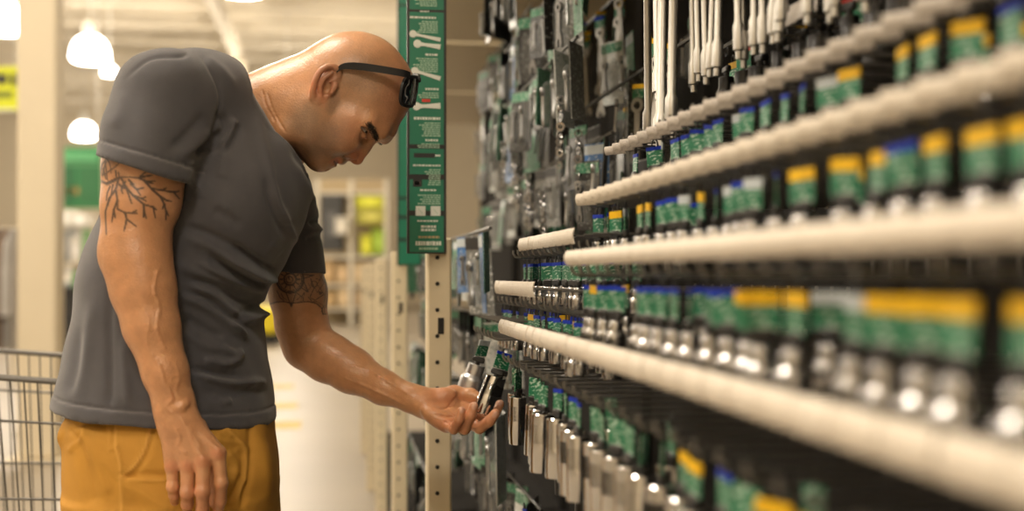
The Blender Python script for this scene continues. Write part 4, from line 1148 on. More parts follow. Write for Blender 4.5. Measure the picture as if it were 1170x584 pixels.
V2, F2 = ar.mesh(); del ar
V2 = relax(V2, F2, 1, 0.4)
# left arm, reaching to the rack
AL = [(304, 190, 2.13), (336, 300, 2.166), (340.5, 335, 2.172), (345, 372, 2.182), (352, 394, 2.188), (374, 409, 2.178), (402, 424, 2.160), (438, 443, 2.132), (472, 456, 2.106)]
RL = [.050, .0470, .0500, .0455, .0440, .0425, .0385, .0290, .0232]
al = arm_field(Q(283, 530, 2.0) + [-.03, -.03, 0], Q(600, 140, 2.0) + [0, .28, 0])
al.chain([Q(*p) for p in AL], RL, k=.012)
al.ell(Q(388, 405, 2.165), (.055, .030, .022), ax2(-30), k=.02)
al.cone(Q(472, 456, 2.106), Q(484, 460, 2.10), .0232, .024, k=.012, sd=0.9)
K2 = {'p': (510, 486, 2.066), 'r': (520, 485, 2.080), 'm': (530, 479, 2.094), 'i': (537, 470, 2.112)}
W2 = {'p': (484, 466, 2.092), 'r': (485, 463, 2.10), 'm': (485, 459, 2.108), 'i': (486, 455, 2.115)}
for kk in 'prmi':
    al.cone(Q(*W2[kk]), Q(*K2[kk]), .0165, .0118, k=.012)
al.ell(Q(500, 477, 2.068), (.030, .012, .013), ax2(-28), k=.014)             # heel of the hand
al.ell(Q(505, 453, 2.108), (.026, .016, .0155), ax2(8), k=.010)              # ball of the thumb
FL = {'p': [(510, 486, 2.066), (518.5, 490.5, 2.038), (524.5, 480, 2.022), (527.2, 469.5, 2.022)],
      'r': [(520, 485, 2.080), (531, 490, 2.046), (538.0, 475.5, 2.024), (541.3, 464.5, 2.024)],
      'm': [(530, 479, 2.094), (548, 489, 2.062), (559.5, 481, 2.046), (566, 472.5, 2.044)],
      'i': [(537, 470, 2.112), (556, 478, 2.104), (566.5, 469, 2.100), (571.2, 462, 2.102)]}
for kk, pts in FL.items():
    r0 = {'p': .0084, 'r': .0096, 'm': .0100, 'i': .0098}[kk]
    al.chain([Q(*p) for p in pts], [r0 * 1.15, r0, r0 * .92, r0 * .80], k=.0035)
al.chain([Q(498, 456, 2.122), Q(519, 449.5, 2.128), Q(538, 451.5, 2.124), Q(549, 456, 2.116)], [.0175, .0130, .0108, .0092], k=.008)
# creases of the palm
for ln in ([(503, 468), (511, 466), (518, 458), (523, 452)], [(497, 474), (508, 476), (517, 476)], [(508, 482), (512, 484), (515, 489)]):
    pts = [on_surface(al, p[0], p[1], 1.98, 2.2) for p in curve_pts(ln, 4)]
    pts = [p for p in pts if p is not None]
    if len(pts) > 2: al.chain(pts, [.0007] * len(pts), k=.0030, mode='cut')
lay_veins(al, [[(400, 418), (425, 425), (450, 440), (470, 452)], [(395, 432), (430, 447), (462, 462)]], 2.0, 2.25, .0012)
V3, F3 = al.mesh(); del al
V3 = relax(V3, F3, 1, 0.4)
# hidden trunk that joins head and arms under the clothes, and the legs
tr = Field(Q(60, 560, 1.97) + [-.05, -.30, 0], Q(360, 60, 1.97) + [.05, .30, 0], .006)
SH_SECS = [(110, 195, 290, .105, .20), (150, 168, 314, .155, .24), (200, 143, 338, .172, .26), (250, 119, 337, .182, .22), (300, 98, 322, .176, .16), (350, 91, 299, .170, .12), (400, 82, 303, .174, .10), (460, 68, 311, .188, .10), (505, 60, 314, .194, .10)]
def sec(py, b0, b1, half, ph, inset=0.0, dmid=1.97):
    l0, l1 = Q(b0, py, dmid)[0], Q(b1, py, dmid)[0]
    return (Q(0, py, dmid)[2], (l0 + l1) / 2, dmid, (l1 - l0) / 2 - inset, half - inset, ph)
tr.loft([sec(*s_, inset=.024) for s_ in SH_SECS[:-2]], k=0)
tr.cone(Q(184, 114, 1.81), Q(268, 134, 1.97), .052, .052, k=.02); tr.cone(Q(268, 134, 1.97), Q(322, 165, 2.14), .052, .050, k=.02)
V4, F4 = tr.mesh(); del tr

# ---- ink of the two tattoos, laid on the skin
def crop_pts(lines, ox, oy, s): return [[(ox + x / s, oy + y / s) for x, y in ln] for ln in lines]
TAT_R = crop_pts([[(150,185),(180,175),(230,175),(275,180)], [(275,180),(300,155),(330,133)], [(275,180),(310,170),(345,165)], [(275,180),(320,200),(360,195)], [(320,200),(350,208)],
    [(300,190),(340,235),(400,245),(460,255),(490,290)], [(460,255),(488,250)], [(400,245),(420,233)], [(340,235),(390,280),(410,320),(420,360),(418,402)], [(390,280),(420,298),(448,305)], [(410,320),(400,345)], [(420,360),(432,380)],
    [(180,180),(200,220),(220,270),(235,315)], [(200,220),(240,270),(290,290),(312,302)], [(240,270),(300,320),(350,335),(362,392)], [(300,320),(302,360),(298,388)], [(350,335),(368,350)], [(302,360),(314,395)], [(290,290),(312,280)],
    [(165,190),(150,240),(160,300),(160,345),(200,365),(265,368)], [(200,365),(210,400),(258,436)], [(210,400),(195,460)], [(240,366),(262,352)], [(150,240),(115,290),(95,360),(100,480)], [(115,290),(108,330)], [(160,300),(140,350),(130,412)], [(140,350),(148,392)],
    [(230,210),(262,240),(282,272)], [(262,240),(300,232)], [(220,190),(250,215)], [(200,200),(180,240),(188,262)], [(170,215),(190,235),(212,228)], [(150,185),(100,207),(68,190)], [(152,190),(104,214),(72,198)],
    [(66,160),(78,105),(105,75),(120,110),(126,152)], [(80,165),(92,110),(108,84)], [(88,162),(150,118),(195,75)], [(94,92),(106,190)], [(84,130),(98,185)], [(150,140),(154,186)], [(165,150),(170,180)], [(120,225),(105,260),(100,300)], [(135,215),(128,260),(118,300)]], 100, 165, 4.67)
V2P = proj(V2); N2 = normals(V2, F2); F2v = facing(V2, N2)
ink2 = np.zeros(len(V2))
near = (F2v > 0.02) & (V2P[:, 1] > 170) & (V2P[:, 1] < 275)
pn = V2P[near]; acc = np.zeros(len(pn))
for i, ln in enumerate(TAT_R):
    d_, t_ = seg_dist(pn, ln)
    wd = 1.3 if i < 34 else 1.05
    acc = np.maximum(acc, np.clip((wd * (1.15 - 0.5 * t_) - d_) / 0.7 + 0.5, 0, 1) * 0.95)
acc = np.maximum(acc, 0.32 * np.maximum.reduce([blob(pn, 162, 187, 6, 4, 20), blob(pn, 187, 198, 7, 4, 30), blob(pn, 198, 205, 6, 4, 30), blob(pn, 137, 205, 12, 14, 0), blob(pn, 128, 190, 8, 12)]))
ink2[near] = acc
TL = []
def circ(cx, cy, r, n=28): return [(cx + r * math.cos(2*math.pi*k/n), cy + r * math.sin(2*math.pi*k/n)) for k in range(n + 1)]
TL += [(circ(220,155,82), 9), (circ(220,155,70), 4), (circ(220,155,36), 8), (circ(216,157,20), 5), ([(210,140),(216,157)], 6)]
for k in range(12):
    a = 2*math.pi*k/12
    TL.append(([(220+46*math.cos(a),155+46*math.sin(a)),(220+60*math.cos(a),155+60*math.sin(a))], 6))
TL += [([(196,238),(228,322),(258,232)],5), ([(228,322),(228,245)],3), ([(285,205),(330,232),(296,150)],5), ([(330,232),(288,178)],3), ([(302,150),(365,130),(300,126)],5), ([(262,238),(290,262),(306,234),(300,285)],4), ([(258,280),(292,255),(292,285)],3), ([(165,240),(180,270),(200,280)],4), ([(140,225),(160,268),(185,285)],4),
    ([(100,305),(140,292),(180,290),(230,300),(330,290),(380,302),(412,330),(420,366),(438,366)],5), ([(340,292),(385,292),(425,318),(430,360)],3), ([(345,150),(365,210),(340,265),(372,282),(420,250)],4), ([(400,128),(428,175),(385,235),(345,160)],3), ([(415,130),(385,185),(428,250)],3), (circ(366,184,18),4), ([(395,232),(415,235),(402,248),(395,232)],5), ([(318,232),(345,205),(330,180)],3), ([(432,150),(440,220),(428,290)],3), ([(330,262),(350,285)],4), ([(375,150),(405,160)],3), ([(420,320),(412,350)],4)]
V3P = proj(V3); N3 = normals(V3, F3); F3v = facing(V3, N3)
ink3 = np.zeros(len(V3))
near = (F3v > 0.0) & (V3P[:, 1] > 300) & (V3P[:, 1] < 368) & (V3P[:, 0] < 392)
pn = V3P[near]; acc = np.zeros(len(pn))
for ln, wd in TL:
    d_, t_ = seg_dist(pn, [(290 + x / 5.31, 290 + y / 5.31) for x, y in ln])
    acc = np.maximum(acc, np.clip((wd * 0.5 / 5.31 * 1.55 - d_) / 0.6 + 0.5, 0, 1))
edge = np.interp(pn[:, 0], [308, 325, 333, 352, 362, 370], [348, 345, 346, 345, 347, 352])
acc = np.maximum(acc, 0.38 * (pn[:, 1] < edge))
acc = np.maximum(acc, 0.75 * blob(pn, 331.5, 319, 16.5, 16.5, 0, .15) * (1 - blob(pn, 331.5, 319, 14.2, 14.2, 0, .1)))
ink3[near] = acc
nail3 = np.zeros(len(V3))
for (x, y, rx, ry, an) in ((527.6, 468.5, 2.6, 4.2, 10), (541.8, 464, 3.0, 4.6, 10), (565.5, 474, 4.0, 3.0, -45), (571.5, 460.5, 3.2, 2.6, -40)):
    nail3 = np.maximum(nail3, blob(V3P, x, y, rx, ry, an, .25) * (F3v > 0.2))
fl3 = np.clip(np.maximum.reduce([0.4 * blob(V3P, 505, 455, 22, 14), 0.5 * blob(V3P, 515, 486, 22, 10), 0.45 * blob(V3P, 545, 475, 30, 16)]), 0, 1)
fl2 = np.clip(np.maximum.reduce([0.5 * blob(V2P, KN[k][0], KN[k][1], 10, 7) for k in 'prmi'] + [0.4 * blob(V2P, 225, 575, 34, 26)]), 0, 1)
Z0 = lambda V: np.zeros(len(V))
parts = [(V1, F1, Z0(V1), stub, flush, Z0(V1)), (V2, F2, ink2, Z0(V2), fl2, Z0(V2)), (V3, F3, ink3, Z0(V3), fl3, nail3), (V4, F4, Z0(V4), Z0(V4), Z0(V4), Z0(V4))]
off = 0; VV = []; FF = []
for p in parts:
    VV.append(p[0]); FF.append(p[1] + off); off += len(p[0])
person = emit_mesh('person', np.concatenate(VV), np.concatenate(FF), SKIN, None,
    {'ink': np.concatenate([p[2] for p in parts]), 'stubble': np.concatenate([p[3] for p in parts]), 'flush': np.concatenate([p[4] for p in parts]), 'nail': np.concatenate([p[5] for p in parts])})
tag(person, 'shaven-headed person with tattooed arms leaning forward to examine a chrome socket', 'person')

# ---- eyes and brows
def ball(c, r, front, name, parent):
    mb = MB(); n1, n2 = 20, 28
    f = Vector(front).normalized(); u = f.orthogonal().normalized(); v = f.cross(u)
    vs, fs, mi = [], [], []
    vs.append(f * r * 1.04)
    for i in range(1, n1):
        th = math.pi * i / n1
        bulge = 1.04 if th < 0.55 else 1.0
        for k in range(n2):
            a = 2*math.pi*k/n2
            vs.append((f*math.cos(th) + (u*math.cos(a)+v*math.sin(a))*math.sin(th)) * r * bulge)
    vs.append(-f * r)
    for k in range(n2):
        fs.append((0, 1+k, 1+(k+1) % n2)); mi.append(2)
    for i in range(n1-2):
        for k in range(n2):
            fs.append((1+i*n2+k, 1+(i+1)*n2+k, 1+(i+1)*n2+(k+1) % n2, 1+i*n2+(k+1) % n2)); mi.append(2 if i < 1 else (1 if i < 2 else 0))
    for k in range(n2):
        fs.append((len(vs)-1, 1+(n1-2)*n2+(k+1) % n2, 1+(n1-2)*n2+k)); mi.append(0)
    mb.add([Vector(c) + p for p in vs], fs, True)
    o = mb.build(name, mat('eye_white', (0.80, 0.76, 0.70), 0.15, coat=0.5), parent)
    o.data.materials.append(mat('iris_brown', (0.09, 0.075, 0.06), 0.1, coat=0.5)); o.data.materials.append(mat('pupil_black', (0.01, 0.01, 0.01), 0.1))
    o.data.polygons.foreach_set('material_index', mi)
    return o
gz = q2w(np.array([0.74, -0.20, -0.60])) 
for s in (1, -1):
    ball(q2w(H(411.5, 147.5, 30*s)), m_(8.9), gz, 'eyeball', person)
def hairs(name, ctrl, count, length, r, lean, spread, parent, material, seed):
    rr = random.Random(seed); mb = MB(); pts = curve_pts(ctrl, 12)
    for _ in range(count):
        t = rr.random() * (len(pts) - 1); i = int(t); p = pts[i] * (1 - t + i) + pts[min(i+1, len(pts)-1)] * (t - i)
        p = p + np.array([rr.gauss(0, spread), rr.gauss(0, spread * .4), rr.gauss(0, spread)])
        dv = np.array(lean) + np.array([rr.gauss(0, .25), rr.gauss(0, .25), rr.gauss(0, .25)])
        a, b = Vector(q2w(p)), Vector(q2w(p + dv / np.linalg.norm(dv) * length * rr.uniform(.6, 1.1)))
        mb.tube([a, b], [r, r * .3], 3, False)
    return mb.build(name, material, parent)
BROWM = mat('dark_brown_hair', (0.03, 0.022, 0.017), 0.6)
for s in (1, -1):
    bp_ = [p * [1, 1, 1] for p in BROW_PTS]
    if s < 0: bp_ = [np.array([p[0], 2 * HD - p[1], p[2]]) for p in bp_]
    hairs('eyebrow', bp_, 420, m_(6.0), m_(.42), (-.35, -.5*s, .55), m_(1.5), person, BROWM, 5 + s)
    hairs('eyelashes', [H(424.5, 153.5, 25*s), H(422.2, 150.6, 36*s), H(415, 145.8, 41*s)], 26, m_(2.2), m_(.24), (.8, -.25*s, -.35), m_(.3), person, BROWM, 9 + s)
# wedding ring
rg = MB(); c0 = q2w((Q(*FL['r'][0]) * .10 + Q(*FL['r'][1]) * .90)); axis = Vector(q2w(Q(*FL['r'][1])) - q2w(Q(*FL['r'][0]))).normalized()
Mr = Matrix.Translation(Vector(c0)) @ axis.to_track_quat('Z', 'Y').to_matrix().to_4x4()
rg.lathe([(.0100, -.0017), (.0119, -.0017), (.0123, 0), (.0119, .0017), (.0100, .0017), (.0100, -.0017)], 28, Mr)
o = rg.build('ring', mat('pale_gold', (0.85, 0.72, 0.45), 0.2, 1.0), person); o['label'] = 'slim pale gold finger ring'

# ---- T-shirt
sf = Field(Q(45, 520, 1.97) + [-.02, -.30, 0], Q(392, 40, 1.97) + [.03, .27, 0], .0025)
sf.loft([sec(*s_) for s_ in SH_SECS], k=0)
sf.chain([Q(196, 114, 1.815), Q(232, 120, 1.88), Q(268, 134, 1.97)], [.071, .0785, .0755], k=.03)
sf.cone(Q(268, 134, 1.97), Q(300, 184, 2.12), .079, .060, k=.03)
sf.ell(Q(292, 222, 1.92), (.075, .12, .11), ax2(-15), k=.05)                  # chest
sf.ell(Q(180, 165, 1.92), (.05, .09, .09), k=.05)                            # shoulder blade
sf.chain([H(262, 152), H(338, 124)], [m_(60), m_(54)], k=.02, sd=1.02)
# neck opening: plane through the collar, and the hollow for the neck
cn = np.array(H(335, 176)) - np.array(H(276, 79)); cn = np.array([-cn[2], 0, cn[0]]); cn = cn if cn[0] > 0 else -cn
c_ = H(335, 176); cnn = cn / np.linalg.norm(cn)
near_ = H(297, 122, 52)
BOW = -float((near_ - c_) @ cnn) / (near_[1] - HD) ** 2                       # the collar sits back at the sides
nk = Field(sf.lo, sf.lo + (sf.n - 1) * sf.h, sf.h)
nk.chain([H(262, 152), H(300, 138), H(380, 110)], [m_(85), m_(82), m_(80)], k=0)
sl, X, Y, Z = sf.sub(sf.lo, sf.lo + (sf.n - 1) * sf.h)
pl = (X - c_[0]) * cnn[0] + (Z - c_[2]) * cnn[2] + BOW * (Y - HD) ** 2
nk.F = np.maximum(nk.F, -pl.astype(np.float32))
sf.mix(tuple(slice(0, m) for m in sf.n), nk.F, .004, 'cut')
del nk
sf.chain([H(285, 143), H(345, 121)], [m_(54), m_(52)], k=0, mode='cut', sd=1.0)
# near sleeve
hemR0, hemR1 = Q(112, 178, 1.77), Q(213, 208, 1.77)
nR = np.array([hemR1[2] - hemR0[2], 0, -(hemR1[0] - hemR0[0])]); nR = nR if nR[2] < 0 else -nR; nR = nR / np.linalg.norm(nR)
sv = Field(Q(90, 260, 1.77) - [.02, .10, 0], Q(262, 40, 1.77) + [0, .22, 0], .0025)
sv.lo = sf.lo + np.round((sv.lo - sf.lo) / sf.h) * sf.h
sv.chain([Q(188, 115, 1.803), Q(174, 160, 1.783), Q(163, 205, 1.763)], [.0735, .0715, .0690], k=.01)
sv.ell(Q(180, 200, 1.758), (.085, .055, .042), ax2(100), k=.025)
sv.half(hemR0, nR)
def stamp(dst, src, k, mode='add'):
    o_ = np.round((src.lo - dst.lo) / dst.h).astype(int)
    a = np.maximum(o_, 0); b = np.minimum(o_ + src.n, dst.n)
    sd_ = tuple(slice(i, j) for i, j in zip(a, b)); ss = tuple(slice(i, j) for i, j in zip(a - o_, b - o_))
    dst.mix(sd_, src.F[ss], k, mode)
stamp(sf, sv, .022)
cav = Field(sv.lo, sv.lo + (sv.n - 1) * sv.h, sv.h)
cav.chain([Q(174, 160, 1.785), Q(162, 215, 1.765)], [.0620, .0610], k=.01)
cav.half(Q(168, 168, 1.785), -nR)
stamp(sf, cav, 0, 'cut')
# far sleeve
hemL0, hemL1 = Q(300, 311, 2.16), Q(374, 314, 2.16)
nL = np.array([hemL1[2] - hemL0[2], 0, -(hemL1[0] - hemL0[0])]); nL = nL if nL[2] < 0 else -nL; nL = nL / np.linalg.norm(nL)
sv = Field(Q(250, 380, 2.15) - [.0, .12, 0], Q(392, 100, 2.15) + [0, .10, 0], .0025)
sv.lo = sf.lo + np.round((sv.lo - sf.lo) / sf.h) * sf.h
sv.chain([Q(302, 186, 2.13), Q(325, 250, 2.155), Q(337, 330, 2.17)], [.060, .0585, .0575], k=.01)
sv.half(hemL0, nL)
stamp(sf, sv, .02)
cav = Field(sv.lo, sv.lo + (sv.n - 1) * sv.h, sv.h)
cav.chain([Q(330, 275, 2.16), Q(338, 340, 2.17)], [.0530, .0535], k=.01)
cav.half(Q(334, 290, 2.155), -nL)
stamp(sf, cav, 0, 'cut')
# hem and the hollow above it
h0, h1 = Q(66, 461, 1.97), Q(312, 481, 1.97)
nH = np.array([h1[2] - h0[2], 0, -(h1[0] - h0[0])]); nH = nH if nH[2] < 0 else -nH; nH = nH / np.linalg.norm(nH)
zc = sf.lo[2] + sf.h * np.arange(sf.n[2])
xs = sf.lo[0] + sf.h * np.arange(sf.n[0])
D = ((xs - h0[0])[:, None, None] * nH[0] + (zc - h0[2])[None, None, :] * nH[2]).astype(np.float32)
sf.F = np.maximum(sf.F, D)
cav = Field(sf.lo, sf.lo + (sf.n - 1) * sf.h, sf.h)
cav.loft([sec(*s_, inset=.0085) for s_ in SH_SECS[-3:]], k=0)
cav.F = np.maximum(cav.F, -(D + .045))
sf.mix(tuple(slice(0, m) for m in sf.n), cav.F, 0, 'cut')
V5, F5 = sf.mesh(); del sf, cav, sv
V5 = relax(V5, F5, 2, 0.5)
N5 = normals(V5, F5); P5 = proj(V5); fc5 = facing(V5, N5)
# folds: each a ridge (+) or valley (-) along a line on the cloth, height in mm, half-width in pixels
def crop2(pts, ox, oy, s): return [(ox + x / s, oy + y / s) for x, y in pts]
FOLDS = []
def fold(pts, amp, wd): FOLDS.append((curve_pts(pts, 5), amp, wd))
C4 = lambda *p: crop2(p, 180, 280, 2.653)     # belly
C3 = lambda *p: crop2(p, 190, 120, 2.779)     # chest
C2 = lambda *p: crop2(p, 60, 40, 2.247)       # shoulder
C5 = lambda *p: crop2(p, 60, 280, 1.92)
fold(C4((90,120),(160,145),(230,205),(310,215)), 7, 5); fold(C4((60,150),(140,185),(215,240),(262,275)), 6, 5)
fold(C4((100,100),(180,125),(250,170),(330,185)), -6, 5)
fold(C4((210,235),(240,262),(265,280)), 6, 3.5); fold(C4((250,235),(300,215),(335,205)), 7, 4); fold(C4((225,215),(290,195),(330,180)), -6, 4)
fold(C4((140,345),(200,362),(255,340)), 6, 4.5); fold(C4((110,390),(180,412),(240,420),(300,410)), 6, 4); fold(C4((110,372),(180,392),(260,398)), -5, 4)
fold(C4((180,305),(230,330),(260,325)), 5, 4); fold(C4((80,260),(130,300),(190,320)), 4, 6); fold(C4((75,215),(130,250),(200,285)), -5, 6)
fold(C4((190,20),(260,60),(330,95),(360,90)), 8, 5); fold(C4((150,30),(230,80),(300,120),(345,120)), -7, 4.5); fold(C4((120,50),(200,90),(290,130),(340,128)), 6, 4)
fold(C4((230,0),(300,45),(360,80)), -6, 4); fold(C4((60,60),(130,90),(210,140)), 4, 7); fold(C4((270,430),(300,415),(330,420)), 4, 4); fold(C4((190,480),(230,470)), 3, 4)
fold(C4((120,440),(220,455),(330,440)), -3, 7)
fold(C3((330,215),(345,290),(370,350),(395,405),(412,440)), 5, 4); fold(C3((318,225),(330,300),(355,365),(385,425)), -4, 5)
fold(C3((290,10),(300,90),(325,180),(335,240)), 3, 6)
fold(C3((165,20),(190,70),(160,130),(120,150)), -6, 5); fold(C3((215,40),(205,85),(165,135)), 6, 5); fold(C3((235,60),(215,110),(190,150)), -4, 5); fold(C3((185,150),(180,200),(175,235)), 3, 7)
fold(C3((90,160),(140,120),(175,80)), -5, 4); fold(C3((110,200),(95,260),(60,330)), -4, 6)
fold(C3((150,312),(185,325),(215,318)), 1.8, 8); fold(C3((150,330),(190,350),(240,390)), -3, 6)
fold(C3((325,440),(365,475)), 1.5, 8); fold(C3((360,330),(390,375)), 1.5, 8)
fold(C3((400,135),(430,190),(470,250),(485,290)), -4, 5); fold(C3((410,180),(450,260),(470,320)), 3, 6)
fold(C3((450,380),(475,370),(490,372)), -4, 3.5); fold(C3((445,400),(480,395),(492,398)), 4, 3.5); fold(C3((440,430),(470,422),(492,425)), -3, 3)
fold(C3((60,420),(130,440),(200,480),(280,530),(340,560)), 5, 7); fold(C3((40,380),(120,410),(200,450),(270,500),(330,540)), -5, 6)
fold(C2((375,45),(400,80),(425,130),(432,180),(415,240),(395,290)), -2.5, 2.6)          # armhole seam
fold(C2((350,42),(330,55),(250,60),(190,110)), -2.0, 2.6)
fold(C2((390,60),(430,90),(470,140)), 3, 6); fold(C2((180,140),(175,200),(150,240)), 2, 8); fold(C2((300,300),(350,250),(395,200)), -3, 6); fold(C2((320,320),(370,280),(400,240)), 3, 6)
fold(C5((90,120),(75,230),(55,340)), 3, 8); fold(C5((130,60),(125,180),(128,300),(122,360)), -3, 5); fold(C5((155,200),(160,290),(165,360)), 3, 6); fold(C5((60,180),(50,270),(35,330)), -3, 7)
disp = np.zeros(len(V5))
for ln, amp, wd in FOLDS:
    ln = np.array(ln); lo_, hi_ = ln.min(0) - 3 * wd, ln.max(0) + 3 * wd
    mk = (fc5 > -0.25) & (P5[:, 0] > lo_[0]) & (P5[:, 0] < hi_[0]) & (P5[:, 1] > lo_[1]) & (P5[:, 1] < hi_[1])
    d_, t_ = seg_dist(P5[mk], ln)
    disp[mk] += 1.45 * amp * 1e-3 * np.exp(-(d_ / wd) ** 2) * np.clip(np.sin(np.pi * np.clip(t_, 0.0, 1)) * 1.6 + 0.12, 0, 1)
# broad slackness of the cloth
disp += 0.0016 * np.sin(V5[:, 2] * 55 + V5[:, 0] * 38 + 2 * np.sin(V5[:, 1] * 23)) * np.sin(V5[:, 1] * 31 + V5[:, 0] * 20 + V5[:, 2] * 9)
stitch = np.zeros(len(V5))
def seamline(V, p0, n, off, region, wd=.0012):
    dd = (V - p0) @ n
    return np.clip(1.5 - np.abs(dd + off) / wd, 0, 1) * region
regR = (V5[:, 1] < 1.86) & (P5[:, 1] < 225) & (P5[:, 1] > 150) & (P5[:, 0] < 235)
dR = -((V5 - hemR0) @ nR)
disp += np.where(regR & (dR < .021), .0016, 0) - np.where(regR & (np.abs(dR - .021) < .003), .0016, 0)
stitch = np.maximum(stitch, np.clip(1.6 - np.abs(dR - .0195) / .0011, 0, 1) * regR)
dH = -((V5 - h0) @ nH)
disp += np.where(dH < .022, .0014, 0) - np.where(np.abs(dH - .022) < .003, .0014, 0)
stitch = np.maximum(stitch, np.clip(1.6 - np.abs(dH - .0205) / .0011, 0, 1))
dC = -((V5 - c_) @ cnn + BOW * (V5[:, 1] - HD) ** 2)
na_, nb_ = H(262, 152), H(380, 110); tt_ = np.clip((V5 - na_) @ (nb_ - na_) / ((nb_ - na_) @ (nb_ - na_)), 0, 1)
rN = np.linalg.norm(V5 - na_ - tt_[:, None] * (nb_ - na_), axis=1)
regC = np.clip((m_(88) - rN) / m_(8), 0, 1) * (dC < .05)
disp += np.where(dC < .017, .0022, 0) * regC
stitch = np.maximum(stitch, 0.8 * np.clip(1.6 - np.abs(dC - .019) / .0012, 0, 1) * regC)
V5 = V5 + N5 * disp[:, None]
V5 = relax(V5, F5, 1, 0.45)
o = emit_mesh('t_shirt', V5, F5, SHIRT, person, {'stitch': stitch}); o['label'] = 'plain charcoal grey short-sleeved cotton T-shirt'

# ---- trousers and shoes
tf = Field(Q(45, 460, 1.97) * [1, 1, 0] + [-.03, -.27, .0], Q(345, 455, 1.97) + [.03, .27, 0], .0031)
def zpy(py): return Q(0, py, 1.97)[2]
tf.loft([sec(462, 90, 300, .160, .10), sec(478, 85, 309, .174, .10), sec(500, 83, 312, .186, .10), sec(530, 84, 315, .193, .10), sec(560, 85, 317, .195, .10), sec(600, 88, 318, .192, .10)], k=0, p=2.5)
for s, off_ in ((1, -.092), (-1, .092)):
    L0 = Q(200, 560, 1.97)[0] + (.010 if s == 1 else -.005)
    tf.loft([(zpy(560), L0, 1.97 + off_, .148, .102, .1), (zpy(640), L0, 1.97 + off_, .135, .100, .1), (zpy(780), L0 - .01, 1.97 + off_ * 1.02, .105, .090, .1), (.45, L0 - .02, 1.97 + off_ * 1.05, .088, .082, .1), (.12, L0 - .03, 1.97 + off_ * 1.1, .078, .075, .1), (.045, L0 - .03, 1.97 + off_ * 1.1, .080, .076, .1)], k=.02, p=2.2)
tf.ell(Q(83, 494, 1.90), (.022, .040, .014), ax2(50), k=.012)                 # back pocket flap standing off
tf.ell(Q(288, 535, 1.885), (.030, .035, .04), k=.025)
V6, F6 = tf.mesh(); del tf
V6 = relax(V6, F6, 3, 0.5)
N6 = normals(V6, F6); P6 = proj(V6); fc6 = facing(V6, N6)
C6 = lambda *p: crop2(p, 60, 440, 4.056)
disp = np.zeros(len(V6)); st6 = np.zeros(len(V6))
def pfold(pts, amp, wd, seam=0.0):
    ln = np.array(curve_pts(pts, 6)); lo_, hi_ = ln.min(0) - 4 * wd, ln.max(0) + 4 * wd
    mk = (fc6 > -0.2) & (P6[:, 0] > lo_[0]) & (P6[:, 0] < hi_[0]) & (P6[:, 1] > lo_[1]) & (P6[:, 1] < hi_[1])
    d_, t_ = seg_dist(P6[mk], ln)
    disp[mk] += amp * 1e-3 * np.exp(-(d_ / wd) ** 2)
    if seam: st6[mk] = np.maximum(st6[mk], seam * np.clip(1.35 - d_ / 1.7, 0, 1))
pfold(C6((450,130),(452,200),(430,290),(385,370),(330,420)), 1.6, 3.2, 1.0)   # curved pocket edge
pfold(C6((462,150),(462,215),(440,305),(395,385),(345,428)), -3.5, 3)
pfold(C6((292,130),(290,200),(292,280),(312,340),(315,430),(318,584)), 1.5, 2.2, .45)   # side seam
pfold(C6((272,150),(270,230),(275,300)), 2.5, 3); pfold(C6((280,150),(279,240),(284,310)), -3, 2.5)
pfold(C6((310,430),(400,438),(520,440)), 2.5, 2.5, .3); pfold(C6((320,425),(420,415),(530,422)), -4, 4)
pfold(C6((140,210),(185,300),(220,400),(250,480)), 4, 6); pfold(C6((120,260),(150,380),(190,520)), -4, 6); pfold(C6((150,150),(200,130),(260,150)), 4, 5); pfold(C6((120,190),(170,165),(240,180)), -4, 5)
pfold(C6((330,460),(420,500),(520,570)), 3, 7); pfold(C6((370,560),(470,590),(560,600)), -3, 7)
pfold(C6((800,205),(850,250),(890,320),(890,420),(850,520)), 3, 4, .3); pfold(C6((840,250),(880,330),(870,440),(820,540)), -3, 4)
pfold(C6((770,250),(820,265),(870,275)), 4, 4); pfold(C6((915,200),(918,300),(910,420),(880,560)), -4, 3.5); pfold(C6((820,330),(850,380),(830,450)), 4, 5); pfold(C6((860,300),(905,300)), 3, 4); pfold(C6((840,400),(890,440)), 3, 4)
pfold(C6((960,230),(990,380),(1010,560)), 3, 7); pfold(C6((200,250),(230,330),(300,420)), 2.5, 6); pfold(C6((290,290),(310,350),(340,405)), 3, 3.5)
pfold(C6((86,215),(110,240),(130,225)), -3, 3); pfold(C6((80,300),(110,270),(150,240)), 3, 3.5)
disp += 0.0015 * np.sin(V6[:, 2] * 47 + V6[:, 0] * 60) * np.sin(V6[:, 1] * 40 + V6[:, 2] * 22)
V6 = V6 + N6 * disp[:, None]
o = emit_mesh('trousers', V6, F6, PANTS, person, {'stitch': st6}); o['label'] = 'mustard yellow cotton work trousers'
for s, off_ in ((1, -.092), (-1, .092)):
    so = Field(np.array([Q(200, 0, 1.97)[0] - .17, 1.97 + off_ * 1.1 - .09, -.005]), np.array([Q(200, 0, 1.97)[0] + .27, 1.97 + off_ * 1.1 + .09, .17]), .004)
    L0 = Q(200, 560, 1.97)[0] - .03
    c = lambda x, z: np.array([L0 + x, 1.97 + off_ * 1.1, z])
    so.chain([c(-.06, .055), c(.07, .050), c(.16, .038)], [.050, .050, .040], k=.02, sd=.9)
    so.cone(c(-.02, .06), c(-.03, .13), .055, .050, k=.02)
    so.half(c(0, .004), (0, 0, -1))
    V7, F7 = so.mesh(); V7 = relax(V7, F7, 2, .5)
    o = emit_mesh('shoe', V7, F7, mat('brown_leather', (0.10, 0.055, 0.03), 0.5), person)

